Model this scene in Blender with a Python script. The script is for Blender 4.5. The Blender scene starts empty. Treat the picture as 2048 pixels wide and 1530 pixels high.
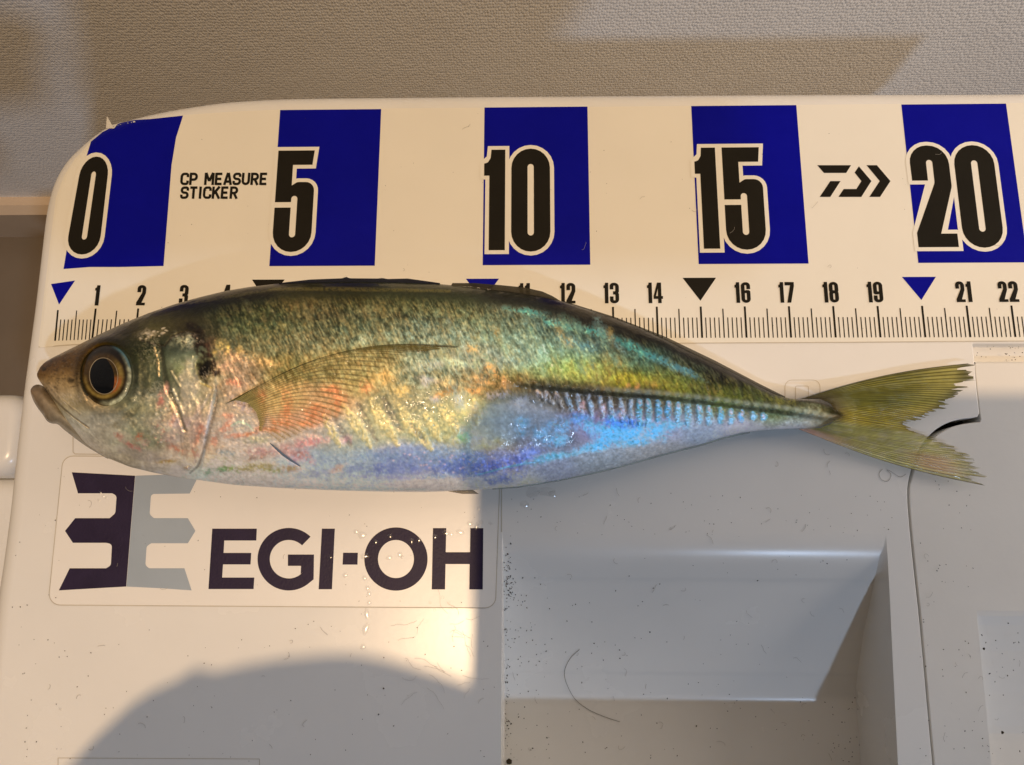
import bpy, bmesh, math, random
import numpy as np
from mathutils import Matrix, Vector
from mathutils.geometry import tessellate_polygon
random.seed(7); rng = np.random.default_rng(7)
S = 0.01                                   # everything below is measured in centimetres
scene = bpy.context.scene
COL = scene.collection

# ------------------------------------------------------------------ camera
FPX = 1535.0
RX, RY, RZ = [math.radians(a) for a in (11.47, 1.27, 0.19)]
CAM = np.array([11.079, -4.465, 16.953])
def rotm(rx, ry, rz):
    cx, sx, cy, sy, cz, sz = math.cos(rx), math.sin(rx), math.cos(ry), math.sin(ry), math.cos(rz), math.sin(rz)
    X = np.array([[1, 0, 0], [0, cx, -sx], [0, sx, cx]]); Y = np.array([[cy, 0, sy], [0, 1, 0], [-sy, 0, cy]])
    Z = np.array([[cz, -sz, 0], [sz, cz, 0], [0, 0, 1]])
    return Z @ Y @ X
RM = rotm(RX, RY, RZ)
cam_d = bpy.data.cameras.new('camera'); cam_d.sensor_width = 36; cam_d.lens = FPX / 2048 * 36
cam_d.clip_start = 0.005; cam_d.clip_end = 50
cam = bpy.data.objects.new('camera', cam_d); COL.objects.link(cam)
M4 = Matrix([list(RM[i]) + [CAM[i] * S] for i in range(3)] + [[0, 0, 0, 1]])
cam.matrix_world = M4
scene.camera = cam

def P(u, v, z=0.0):
    """measured place (u, v) on the photograph -> point of the level plane z"""
    u = np.asarray(u, float); v = np.asarray(v, float); z = np.asarray(z, float)
    d = np.stack([(u - 1024) / FPX, -(v - 765) / FPX, -np.ones_like(u + v)], -1) @ RM.T
    t = (z - CAM[2]) / d[..., 2]
    return CAM + d * t[..., None]

# ------------------------------------------------------------------ world and lamps
world = bpy.data.worlds.new('World'); scene.world = world; world.use_nodes = True
bg = world.node_tree.nodes['Background']
bg.inputs[0].default_value = (1.0, 0.90, 0.76, 1); bg.inputs[1].default_value = 0.034
scene.view_settings.view_transform = 'Standard'; scene.view_settings.look = 'None'
scene.view_settings.exposure = 0; scene.view_settings.gamma = 1
try: scene.cycles.sample_clamp_indirect = 4.0; scene.cycles.max_bounces = 8; scene.cycles.transparent_max_bounces = 24
except Exception: pass

WARM_H = 190.0
_g = P(960, 1285, 0)                                      # where the lid mirrors the ceiling lamp
_t = CAM[2] / (CAM[2] + WARM_H)
WARM = np.array([CAM[0] + (_g[0] - CAM[0]) / _t, CAM[1] + (_g[1] - CAM[1]) / _t, WARM_H])
COOL = np.array([11, -3, 0]) + 170 * np.array([0.44, -0.74, 0.90]) / np.linalg.norm([0.44, -0.74, 0.90])
def area(name, pos, target, size, watts, color, size_y=None):
    d = bpy.data.lights.new(name, 'AREA'); d.shape = 'ELLIPSE'; d.size = size * S; d.size_y = (size_y or size) * S; d.energy = watts; d.color = color
    o = bpy.data.objects.new(name, d); COL.objects.link(o)
    o.location = Vector(pos * S)
    o.rotation_euler = (Vector(target * S) - Vector(pos * S)).to_track_quat('-Z', 'Y').to_euler()
    return o
area('ceiling_lamp', WARM, np.array([11., 0, 0]), 3.6, 22.0, (1.0, 0.69, 0.40), 4.5)
area('window_lamp', COOL, np.array([11., 0, 0]), 7.0, 6.6, (0.53, 0.71, 1.0))
area('right_fill', np.array([57., 5., 16.]), np.array([18., -4, 0]), 20.0, 0.72, (1.0, 0.86, 0.74))  # unseen fill lamp, added to brighten the right side

# ------------------------------------------------------------------ helpers
def lin(c):
    c = np.asarray(c, float) / 255.0
    return np.where(c <= 0.04045, c / 12.92, ((c + 0.055) / 1.055) ** 2.4)
def link(o, parent=None):
    COL.objects.link(o)
    if parent is not None: o.parent = parent
    return o
def thing(name, label, cat, group=None):
    o = bpy.data.objects.new(name, None); link(o); o.empty_display_size = 0.01
    o['label'] = label; o['category'] = cat
    if group: o['group'] = group
    return o
def tag(o, label=None, cat=None, kind=None, group=None):
    if label: o['label'] = label
    if cat: o['category'] = cat
    if kind: o['kind'] = kind
    if group: o['group'] = group
    return o
def mesh(name, V, F, mat, parent=None, smooth=False, sharp=None):
    me = bpy.data.meshes.new(name)
    V = np.asarray(V, float) * S
    me.from_pydata(V.tolist(), [], [tuple(f) for f in F])
    if smooth: me.polygons.foreach_set('use_smooth', [True] * len(me.polygons))
    me.update()
    if sharp: me.set_sharp_from_angle(angle=math.radians(sharp))
    me.materials.append(mat)
    return link(bpy.data.objects.new(name, me), parent)
def grid_faces(n, m, off=0, flip=False):
    i, j = np.meshgrid(np.arange(n - 1), np.arange(m - 1), indexing='ij')
    a = (i * m + j).ravel() + off
    q = np.stack([a, a + m, a + m + 1, a + 1], 1)
    return (q[:, ::-1] if flip else q)
def gridmesh(name, G, mat, parent=None, flip=False, smooth=True, closed=False):
    n, m = G.shape[:2]
    me = bpy.data.meshes.new(name)
    V = G.reshape(-1, 3) * S; q = grid_faces(n, m, 0, flip)
    me.vertices.add(len(V)); me.vertices.foreach_set('co', V.ravel())
    me.loops.add(q.size); me.loops.foreach_set('vertex_index', q.ravel())
    me.polygons.add(len(q)); me.polygons.foreach_set('loop_start', np.arange(0, q.size, 4)); me.polygons.foreach_set('loop_total', np.full(len(q), 4))
    me.update(calc_edges=True); me.validate()
    me.polygons.foreach_set('use_smooth', [bool(smooth)] * len(me.polygons))
    me.materials.append(mat)
    return link(bpy.data.objects.new(name, me), parent)
def set_col(o, name, rgb, alpha=None):
    a = o.data.attributes.new(name, 'FLOAT_COLOR', 'POINT')
    c = np.ones((len(o.data.vertices), 4)); c[:, :3] = rgb.reshape(-1, 3)
    if alpha is not None: c[:, 3] = alpha.ravel()
    a.data.foreach_set('color', c.ravel())
def set_val(o, name, val):
    a = o.data.attributes.new(name, 'FLOAT', 'POINT'); a.data.foreach_set('value', np.ascontiguousarray(val, float).ravel())
def round_poly(pts, seg=6):
    out = []; n = len(pts)
    for i in range(n):
        p = np.array(pts[i][:2], float); r = pts[i][2] if len(pts[i]) > 2 else 0
        if r <= 0: out.append(p); continue
        a = np.array(pts[i - 1][:2], float) - p; b = np.array(pts[(i + 1) % n][:2], float) - p
        la, lb = np.linalg.norm(a), np.linalg.norm(b); a /= la; b /= lb
        ang = math.acos(max(-1, min(1, a @ b)))
        t = min(r / math.tan(ang / 2), la * .499, lb * .499); r = t * math.tan(ang / 2)
        c = p + (a + b) / np.linalg.norm(a + b) * (r / math.sin(ang / 2))
        s, e = p + a * t - c, p + b * t - c
        om = math.acos(max(-1, min(1, (s @ e) / (np.linalg.norm(s) * np.linalg.norm(e)))))
        for k in range(seg + 1):
            w = k / seg
            out.append(c + (math.sin((1 - w) * om) * s + math.sin(w * om) * e) / math.sin(om))
    return np.array(out)
def area2(p):
    return 0.5 * np.sum(p[:, 0] * np.roll(p[:, 1], -1) - np.roll(p[:, 0], -1) * p[:, 1])
def offset_poly(p, d):
    """grow a closed outline outwards by d (mitred)"""
    p = np.asarray(p, float)
    keep = np.linalg.norm(p - np.roll(p, 1, 0), axis=1) > 1e-7; p = p[keep]
    if area2(p) < 0: sgn = -1
    else: sgn = 1
    e = np.roll(p, -1, 0) - p; e /= np.linalg.norm(e, axis=1)[:, None]
    nrm = np.stack([e[:, 1], -e[:, 0]], 1) * sgn
    n0, n1 = np.roll(nrm, 1, 0), nrm
    m = n0 + n1; m /= np.maximum(np.linalg.norm(m, axis=1)[:, None], 1e-6)
    k = np.clip(1 / np.maximum((m * n1).sum(1), .35), 1, 2.2)
    return p + m * (d * k)[:, None]
def fill(loops):
    """triangles of an outline with holes; returns 2-D points and faces"""
    pts = np.concatenate(loops); tris = tessellate_polygon([[Vector((p[0], p[1], 0)) for p in l] for l in loops])
    F = []
    for t in tris:
        a, b, c = pts[list(t)][:, :2]
        cr = (b[0] - a[0]) * (c[1] - a[1]) - (b[1] - a[1]) * (c[0] - a[0])
        if abs(cr) < 1e-12: continue
        F.append(t if cr > 0 else t[::-1])
    return pts, F
def refine(pts, F, maxlen):
    bm = bmesh.new(); vs = [bm.verts.new((p[0], p[1], 0)) for p in pts]
    for f in F:
        try: bm.faces.new([vs[i] for i in f])
        except ValueError: pass
    for _ in range(9):
        es = [e for e in bm.edges if e.calc_length() > maxlen]
        if not es: break
        bmesh.ops.subdivide_edges(bm, edges=es, cuts=1)
        bmesh.ops.triangulate(bm, faces=[f for f in bm.faces if len(f.verts) > 3])
    bm.verts.index_update()
    V = np.array([v.co[:2] for v in bm.verts]); Fo = [[v.index for v in f.verts] for f in bm.faces]
    bm.free(); return V, Fo
def catmull(pts, n=8, closed=False):
    pts = np.asarray(pts, float); out = []
    N = len(pts)
    for i in range(N - (0 if closed else 1)):
        if closed: p0, p1, p2, p3 = pts[(i - 1) % N], pts[i], pts[(i + 1) % N], pts[(i + 2) % N]
        else: p0, p1, p2, p3 = pts[max(i - 1, 0)], pts[i], pts[i + 1], pts[min(i + 2, N - 1)]
        for k in range(n):
            t = k / n
            out.append(.5 * (2 * p1 + (p2 - p0) * t + (2 * p0 - 5 * p1 + 4 * p2 - p3) * t * t + (3 * p1 - p0 - 3 * p2 + p3) * t ** 3))
    if not closed: out.append(pts[-1])
    return np.array(out)
def tube(pts, r, seg=6):
    pts = np.asarray(pts, float); r = np.broadcast_to(r, (len(pts),)); V = []; F = []
    for i, p in enumerate(pts):
        d = pts[min(i + 1, len(pts) - 1)] - pts[max(i - 1, 0)]; d /= np.linalg.norm(d) + 1e-9
        a = np.cross(d, (0, 0, 1) if abs(d[2]) < .9 else (1, 0, 0)); a /= np.linalg.norm(a); b = np.cross(d, a)
        for k in range(seg):
            t = 2 * math.pi * k / seg; V.append(p + r[i] * (a * math.cos(t) + b * math.sin(t)))
    for i in range(len(pts) - 1):
        for k in range(seg):
            F.append((i * seg + k, i * seg + (k + 1) % seg, (i + 1) * seg + (k + 1) % seg, (i + 1) * seg + k))
    F.append(tuple(range(seg))[::-1]); F.append(tuple((len(pts) - 1) * seg + k for k in range(seg)))
    return V, F
class MB:
    def __init__(s): s.V = []; s.F = []
    def add(s, V, F):
        o = len(s.V); s.V += [tuple(v) for v in V]; s.F += [tuple(int(i) + o for i in f) for f in F]
    def build(s, name, mat, parent=None, smooth=False, sharp=None): return mesh(name, s.V, s.F, mat, parent, smooth, sharp)
def hash2(ix, iy, seed):
    n = (ix.astype(np.int64) * 374761393 + iy.astype(np.int64) * 668265263 + seed * 144665) & 0x7fffffff
    n = ((n ^ (n >> 13)) * 1274126177) & 0x7fffffff
    return ((n ^ (n >> 16)) & 0xffff) / 65535.0
def noise(x, y, seed=0):
    ix, iy = np.floor(x), np.floor(y); fx, fy = x - ix, y - iy
    fx = fx * fx * (3 - 2 * fx); fy = fy * fy * (3 - 2 * fy)
    a, b = hash2(ix, iy, seed), hash2(ix + 1, iy, seed); c, d = hash2(ix, iy + 1, seed), hash2(ix + 1, iy + 1, seed)
    return (a * (1 - fx) + b * fx) * (1 - fy) + (c * (1 - fx) + d * fx) * fy
def fbm(x, y, seed=0, oct=4):
    s = 0; a = .5; t = 0
    for k in range(oct):
        s = s + a * noise(x * 2 ** k, y * 2 ** k, seed + k * 17); t += a; a *= .55
    return s / t
def sstep(a, b, x):
    t = np.clip((x - a) / (b - a), 0, 1); return t * t * (3 - 2 * t)

# ------------------------------------------------------------------ materials
def new_mat(name):
    m = bpy.data.materials.new(name); m.use_nodes = True
    nt = m.node_tree; b = nt.nodes['Principled BSDF']
    return m, nt, b
def N(nt, t, **kw):
    n = nt.nodes.new(t)
    for k, v in kw.items(): setattr(n, k, v)
    return n
def plastic(name, col, rough=.35, var=.04, bump=.02, scale=60., spec=.5, dirt=0.0, coat=0.0):
    m, nt, b = new_mat(name)
    tc = N(nt, 'ShaderNodeTexCoord')
    n1 = N(nt, 'ShaderNodeTexNoise'); n1.inputs['Scale'].default_value = scale; n1.inputs['Detail'].default_value = 6
    nt.links.new(tc.outputs['Object'], n1.inputs['Vector'])
    r = N(nt, 'ShaderNodeValToRGB'); c = np.array(col)
    r.color_ramp.elements[0].position = .3; r.color_ramp.elements[1].position = .7
    r.color_ramp.elements[0].color = (*(c * (1 - var)), 1); r.color_ramp.elements[1].color = (*np.minimum(c * (1 + var), 1), 1)
    nt.links.new(n1.outputs['Fac'], r.inputs['Fac']); out = r.outputs['Color']
    if dirt:
        n3 = N(nt, 'ShaderNodeTexNoise'); n3.inputs['Scale'].default_value = scale * 4; n3.inputs['Detail'].default_value = 8; n3.inputs['Roughness'].default_value = .7
        nt.links.new(tc.outputs['Object'], n3.inputs['Vector'])
        r3 = N(nt, 'ShaderNodeValToRGB'); r3.color_ramp.elements[0].position = .62; r3.color_ramp.elements[1].position = .8
        r3.color_ramp.elements[0].color = (0, 0, 0, 1); r3.color_ramp.elements[1].color = (dirt, dirt, dirt, 1)
        nt.links.new(n3.outputs['Fac'], r3.inputs['Fac'])
        mx = N(nt, 'ShaderNodeMix', data_type='RGBA'); nt.links.new(r3.outputs['Color'], mx.inputs['Factor'])
        nt.links.new(out, mx.inputs['A']); mx.inputs['B'].default_value = (*(c * np.array([.6, .52, .42])), 1); out = mx.outputs['Result']
    nt.links.new(out, b.inputs['Base Color'])
    n2 = N(nt, 'ShaderNodeTexNoise'); n2.inputs['Scale'].default_value = scale * 12; n2.inputs['Detail'].default_value = 3
    nt.links.new(tc.outputs['Object'], n2.inputs['Vector'])
    mr = N(nt, 'ShaderNodeMapRange'); mr.inputs['To Min'].default_value = rough - .05; mr.inputs['To Max'].default_value = rough + .07
    nt.links.new(n1.outputs['Fac'], mr.inputs['Value']); nt.links.new(mr.outputs['Result'], b.inputs['Roughness'])
    bp = N(nt, 'ShaderNodeBump'); bp.inputs['Strength'].default_value = bump; bp.inputs['Distance'].default_value = .0005
    nt.links.new(n2.outputs['Fac'], bp.inputs['Height']); nt.links.new(bp.outputs['Normal'], b.inputs['Normal'])
    b.inputs['Specular IOR Level'].default_value = spec; b.inputs['Coat Weight'].default_value = coat
    return m
M_LID = plastic('white_plastic', (.77, .755, .715), .25, .02, .018, 45, .40, dirt=.03)
M_LATCH = plastic('latch_plastic', (.74, .715, .66), .40, .025, .06, 45, .4, dirt=.05)
M_STICK = plastic('sticker_film', (.80, .765, .665), .34, .015, .03, 60, .4, dirt=.05)
M_LOGO = plastic('logo_film', (.82, .79, .735), .30, .012, .03, 60, .45, dirt=.04)
M_BLUE = plastic('blue_ink', (.0005, .001, .27), .36, .06, .03, 90, .10)
M_BLACK = plastic('black_ink', (.013, .011, .007), .38, .1, .03, 90, .10)
M_NAVY = plastic('navy_ink', (.026, .018, .044), .40, .12, .10, 160, .12)
M_GREY = plastic('grey_ink', (.34, .40, .46), .36, .04, .03, 90, .35)
M_LINE = plastic('moulded_line', (.52, .47, .38), .5, .1, .03, 90, .3)
M_GAP = plastic('gap_shade', (.05, .035, .022), .7, .2, .1, 90, .2)  # shade deep in the gap, put into a dark brown colour
M_DIRT = plastic('dirt', (.045, .034, .022), .8, .4, .1, 300, .2)
M_LINT = plastic('lint', (.36, .33, .29), .8, .2, .1, 300, .2)
M_HAIR = plastic('hair', (.12, .09, .06), .5, .2, .1, 300, .4)

# ------------------------------------------------------------------ the cooler lid
R_EDGE = 0.5
sil = [(2250, 187), (2048, 189), (1700, 190), (1360, 192), (1000, 194), (771, 196), (628, 197.5), (541, 200), (455, 205.5), (397, 213), (340, 222.5), (300, 231),
       (262, 240.5), (220, 254), (195, 269), (176, 284), (157, 301), (140, 318), (124, 340), (111, 365), (101, 395), (93, 435), (85, 500),
       (73, 602), (61, 692), (48, 789), (34, 908), (22, 1020), (9, 1118), (-2, 1195), (-12, 1290), (-22, 1400), (-32, 1520), (-44, 1650)]
sp = catmull(np.array(sil, float), 5)
spw = P(sp[:, 0], sp[:, 1], -.49 * R_EDGE)[:, :2]
XR, YB = 29.0, -13.5
spw = np.concatenate([[[XR, spw[0, 1]]], spw, [[spw[-1, 0] - .05, YB]]])
# full extent of the lid, a little beyond the visible silhouette
closed = np.concatenate([spw, [[XR, YB]]])
full = offset_poly(closed, .14 * R_EDGE)[:-1]
full[0, 0] = XR; full[-1, 1] = YB
nseg = full[1:] - full[:-1]
def edge_dist(xy):
    xy = np.asarray(xy, float).reshape(-1, 2); best = np.full(len(xy), 1e9); side = np.zeros(len(xy))
    for a, d in zip(full[:-1], nseg):
        t = np.clip(((xy - a) @ d) / (d @ d), 0, 1); q = xy - a - t[:, None] * d; l = np.hypot(q[:, 0], q[:, 1])
        cr = d[0] * q[:, 1] - d[1] * q[:, 0]
        m = l < best; best = np.where(m, l, best); side = np.where(m, np.sign(cr), side)
    return best * np.where(side > 0, 1, -1)      # positive inside
YTOP = float(full[:, 1].max())
def lidz(xy):
    xy = np.asarray(xy, float).reshape(-1, 2); near = (xy[:, 1] > YTOP - .9) | (xy[:, 0] < np.where(xy[:, 1] > YTOP - 4, 2.2, .6))
    d = np.full(len(xy), 9.)
    if near.any(): d[near] = edge_dist(xy[near])
    s = np.clip(1 - d / R_EDGE, 0, 1)
    return -R_EDGE * (1 - np.sqrt(1 - s * s))
_c = np.array([11., 0.])
if edge_dist([_c])[0] < 0:
    _ed = edge_dist
    def edge_dist(xy): return -_ed(xy)
def PL(u, v, lift=0.0):
    """photograph place -> the lid's top, rounded edge included"""
    u = np.asarray(u, float).ravel(); v = np.asarray(v, float).ravel(); z = np.zeros_like(u)
    for _ in range(16):
        p = P(u, v, z + lift); z = .5 * z + .5 * lidz(p[:, :2])
    return P(u, v, z + lift)
cooler = thing('cooler_box', 'white plastic cooler box with moulded lid under the fish', 'cooler box')

def open_offset(pl, d):
    e = pl[1:] - pl[:-1]; e /= np.linalg.norm(e, axis=1)[:, None]; n = np.stack([-e[:, 1], e[:, 0]], 1)
    nn = np.concatenate([n[:1], n[:-1] + n[1:], n[-1:]]); nn /= np.linalg.norm(nn, axis=1)[:, None]
    return pl + nn * d
sgn = 1 if edge_dist([open_offset(full, .2)[20]])[0] > 0 else -1
rings = []
for k in range(33):
    th = math.pi / 2 * k / 32
    q = open_offset(full, sgn * R_EDGE * (1 - math.sin(th)))
    rings.append(np.column_stack([q, np.full(len(q), -R_EDGE * (1 - math.cos(th)))]))
for z in (-1.5, -3.2): rings.append(np.column_stack([full, np.full(len(full), z)]))
q = open_offset(full, sgn * .8); rings.append(np.column_stack([q, np.full(len(q), -3.25)]))
lid = MB()
G = np.array(rings)
lid_top_ring = G[0][:, :2]
gap_l = [(1943, 684), (1945, 700), (1948, 730), (1951, 770), (1956, 815), (1957, 826), (1954, 832), (1946, 834), (1920, 837), (1893, 845), (1868, 860), (1847, 882),
         (1829, 914), (1818, 950), (1813, 985), (1817, 1050), (1826, 1140), (1838, 1250), (1856, 1450), (1866, 1560), (1876, 1680), (1896, 1950)]
gap_r = [(1953, 728), (1957, 770), (1962, 815), (1965, 838), (1962, 845), (1950, 846), (1924, 850), (1899, 858), (1875, 873), (1855, 894), (1838, 924), (1827, 956), (1822, 985),
         (1826, 1050), (1835, 1140), (1847, 1250), (1865, 1450), (1875, 1560), (1885, 1680), (1905, 1950)]
gap_l = gap_l[:7] + [tuple(q) for q in catmull(gap_l[7:], 4)]; gap_r = gap_r[:5] + [tuple(q) for q in catmull(gap_r[5:], 4)]
gl = P(*np.array(gap_l, float).T)[:, :2]; gr = P(*np.array(gap_r, float).T)[:, :2]
gl[-1, 1] = YB; gr[-1, 1] = YB
rec_top = 1066
rec_r = [(1772, rec_top), (1775, 1110), (1779, 1180), (1786, 1330), (1796, 1530), (1803, 1660)]
rr = P(*np.array(rec_r, float).T)[:, :2]
rr[0, 1] = P(1300, rec_top, 0)[1]
DW = 2.0
YNW = float(P(1300, 1391, -DW)[1]) - 1.60
rr[-1, 1] = YNW
xl = float(P(1003, 1300, 0)[0])
hole = np.concatenate([[[xl, rr[0, 1]]], rr, [[xl, rr[-1, 1]]]])
outer = np.concatenate([lid_top_ring, gl[::-1], [[XR, gl[0, 1]]]])
def plate_edge(mb, loop, r=.02, depth=1.0, inward=1, closed=False, zt=0.0):
    """small rounded lip and wall along an edge of a flat plate"""
    L = np.asarray(loop); out = []
    for k in range(5):
        th = math.pi / 2 * k / 4
        q = open_offset(L, inward * r * math.sin(th)); out.append(np.column_stack([q, np.full(len(q), zt - r * (1 - math.cos(th)))]))
    q = open_offset(L, inward * r); out.append(np.column_stack([q, np.full(len(q), zt - depth)]))
    G = np.array(out); mb.add(G.reshape(-1, 3), grid_faces(*G.shape[:2]))
pts, F = fill([outer, hole[::-1]])
top_mb = MB(); top_mb.add(np.column_stack([pts, np.zeros(len(pts))]), F)
mesh('lid_top', top_mb.V, top_mb.F, M_LID, cooler)
rim = gridmesh('lid_rim', G, M_LID, cooler, flip=(sgn > 0))
edge = MB(); plate_edge(edge, gl, .018, 1.1, 1)
plate_edge(edge, np.array([[XR, gl[0, 1]], [gl[0, 0], gl[0, 1]]]), .05, .6, 1)
edge.build('lid_gap_edge', M_LID, cooler, smooth=True, sharp=50)
# groove floor behind the latch, latch plate beyond the gap, gap bottom
g0 = P(1936, 690, 0); g1 = P(1955, 728, 0)
mesh('groove_floor', [(gl[0, 0] - .2, g0[1] + .15, -.3), (gl[0, 0] - .2, g1[1] - .2, -.3), (XR, g1[1] - .2, -.3), (XR, g0[1] + .15, -.3)], [(0, 1, 2, 3)], M_LATCH, cooler)
gfl = np.concatenate([open_offset(gl, -.12), open_offset(gr, .12)[::-1]]); pts, F = fill([gfl])
mesh('gap_floor', np.column_stack([pts, np.full(len(pts), -.75)]), F, M_GAP, cooler)
r2_left = [(1955, 1222), (1962, 1300), (1972, 1400), (1981, 1490), (1988, 1600)]
r2 = P(*np.array(r2_left, float).T)[:, :2]
outer2 = np.concatenate([gr, [[r2[-1, 0], YB]], [[r2[-1, 0], r2[-1, 1]]], r2[::-1], [[XR, r2[0, 1]]], [[XR, gr[0, 1]]]])
latch = MB()
pts, F = fill([outer2]); latch.add(np.column_stack([pts, np.full(len(pts), -.03)]), F)
plate_edge(latch, gr[::-1], .018, 1.0, 1, zt=-.03)
plate_edge(latch, np.array([[gr[0, 0], gr[0, 1]], [XR, gr[0, 1]]]), .07, .4, 1, zt=-.03)
lo = latch.build('latch_panel', M_LATCH, cooler, smooth=True, sharp=25)
# the shallow well in the latch
rows = []
for v, z in [(1222, -.03), (1232, -.06), (1250, -.16), (1300, -.36), (1380, -.60), (1445, -.75), (1460, -.77), (1475, -.75), (1540, -.60), (1640, -.3)]:
    y = P(1990, v, z)[1]; xw = np.interp(-y, -r2[:, 1], r2[:, 0])
    zz_w = -.03 + (z + .03) * .6
    rows.append([(xw, y, -.03), (xw + .012, y, zz_w), (24.6, y, zz_w), (XR, y, zz_w)])
Gw = np.array(rows)
gridmesh('latch_well', Gw, M_LATCH, cooler, smooth=False)

# the long hand well: rounded brink, slope, crease, rising far wall
prof_v = np.array([1066, 1078, 1090, 1100, 1110, 1120, 1130, 1142, 1156, 1200, 1260, 1320, 1350, 1362, 1372, 1380, 1386, 1391, 1398, 1410, 1640.])
prof_z = np.array([0, -.006, -.022, -.046, -.082, -.130, -.188, -.268, -.365, -.675, -1.06, -1.47, -1.68, -1.765, -1.835, -1.89, -1.93, -1.96, -1.985, -2.0, -2.0])
foot = lambda v: np.interp(v, [1066, 1095, 1110, 1180, 1260, 1330, 1370, 1400, 1450, 1530, 1640], [1772, 1766, 1759, 1744, 1727, 1716, 1711, 1712, 1716, 1721, 1745])
vv = np.concatenate([np.linspace(1066, 1160, 28), np.linspace(1166, 1340, 16), np.linspace(1346, 1420, 30), np.linspace(1428, 1640, 24)])
zz = np.interp(vv, prof_v, prof_z)
for _ in range(2): zz[1:-1] = .25 * zz[:-2] + .5 * zz[1:-1] + .25 * zz[2:]
rows = []; wallr = []; walll = []
for v, z in zip(vv, zz):
    y = P(1300, v, z)[1]; xf = P(foot(v), v, z)[0]
    xs = np.linspace(xl + .02, xf, 14)
    rows.append(np.column_stack([xs, np.full(14, y), np.full(14, z)]))
    xt = np.interp(-y, -rr[:, 1], rr[:, 0])
    w = np.linspace(0, 1, 6)
    wallr.append(np.column_stack([xf + (xt - xf) * w ** .8, np.full(6, y), z * (1 - w)]))
    walll.append([(xl, y, 0), (xl + .01, y, z * .5), (xl + .02, y, z)])
gridmesh('hand_well', np.array(rows), M_LID, cooler, flip=True).data.set_sharp_from_angle(angle=math.radians(40))
gridmesh('well_side_wall', np.array(wallr), M_LID, cooler, flip=True)
gridmesh('well_side_wall', np.array(walll), M_LID, cooler)
mesh('well_near_wall', [(xl - .1, YNW, 0), (20.5, YNW, 0), (20.5, YNW, -2.1), (xl - .1, YNW, -2.1)], [(0, 1, 2, 3)], M_LID, cooler)
# box body under the lid and the carrying handle at its left
body = MB(); bi = open_offset(full, sgn * .8)
Gb = np.array([np.column_stack([bi, np.full(len(bi), z)]) for z in (-3.2, -26)]); body.add(Gb.reshape(-1, 3), grid_faces(*Gb.shape[:2], flip=(sgn > 0)))
body.build('box_body', M_LID, cooler, smooth=True)
def rbox(x0, x1, y0, y1, z0, z1, r=.5, seg=5):
    """box with rounded upper edges and corners"""
    base = round_poly([(x0, y0, r * 1.4), (x1, y0, r * 1.4), (x1, y1, r * 1.4), (x0, y1, r * 1.4)], seg)
    mb = MB(); L = []
    for k in range(seg + 1):
        th = math.pi / 2 * k / seg
        L.append(np.column_stack([offset_poly(base, -r * (1 - math.cos(th))), np.full(len(base), z1 - r + r * math.sin(th))]))
    L = [np.column_stack([base, np.full(len(base), z0)])] + L
    n = len(base)
    for i in range(len(L) - 1):
        for k in range(n): mb.F.append((i * n + k, i * n + (k + 1) % n, (i + 1) * n + (k + 1) % n, (i + 1) * n + k))
    mb.V = [tuple(p) for l in L for p in l]; mb.F.append(tuple((len(L) - 1) * n + k for k in range(n)))
    return mb
a = P(-120, 785, -3.5); b = P(33, 950, -3.5)
rbox(a[0], b[0], b[1], a[1], -9, -3.5, .45).build('side_handle', M_LID, cooler, smooth=True, sharp=60)
a = P(-160, 955, -4.4); b = P(26, 1500, -4.4)
rbox(a[0], b[0], b[1], a[1], -9, -4.4, .5).build('handle_mount', M_LID, cooler, smooth=True, sharp=60)
# thin moulded outlines on the lid
def outline_px(pts, w, lift, name, mat, parent, closed=False):
    pts = np.asarray(pts, float)
    if closed: pts = np.concatenate([pts, pts[:1]])
    a = open_offset(pts, w / 2); b = open_offset(pts, -w / 2)
    A = PL(a[:, 0], a[:, 1], lift); B = PL(b[:, 0], b[:, 1], lift)
    Gq = np.array([A, B]); return gridmesh(name, Gq, mat, parent, smooth=False)
outline_px([(116, 1600), (116, 1516), (519, 1518), (519, 1600)], 2.0, .004, 'moulded_line', M_LINE, cooler)
outline_px([(146, 800), (146, 904), (150, 908), (330, 910)], 2.0, .004, 'moulded_line', M_LINE, cooler)
outline_px(round_poly([(1570, 810), (1570, 760, 14), (1640, 760, 14), (1640, 810)]), 1.3, .004, 'moulded_line', M_LINE, cooler)
outline_px(round_poly([(1591, 800), (1591, 772, 3), (1617, 772, 3), (1617, 800)]), 1.3, .004, 'moulded_line', M_LINE, cooler)
outline_px([(1003, 975), (1003, 1064)], 2.2, .004, 'moulded_line', M_LINE, cooler)

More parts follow.
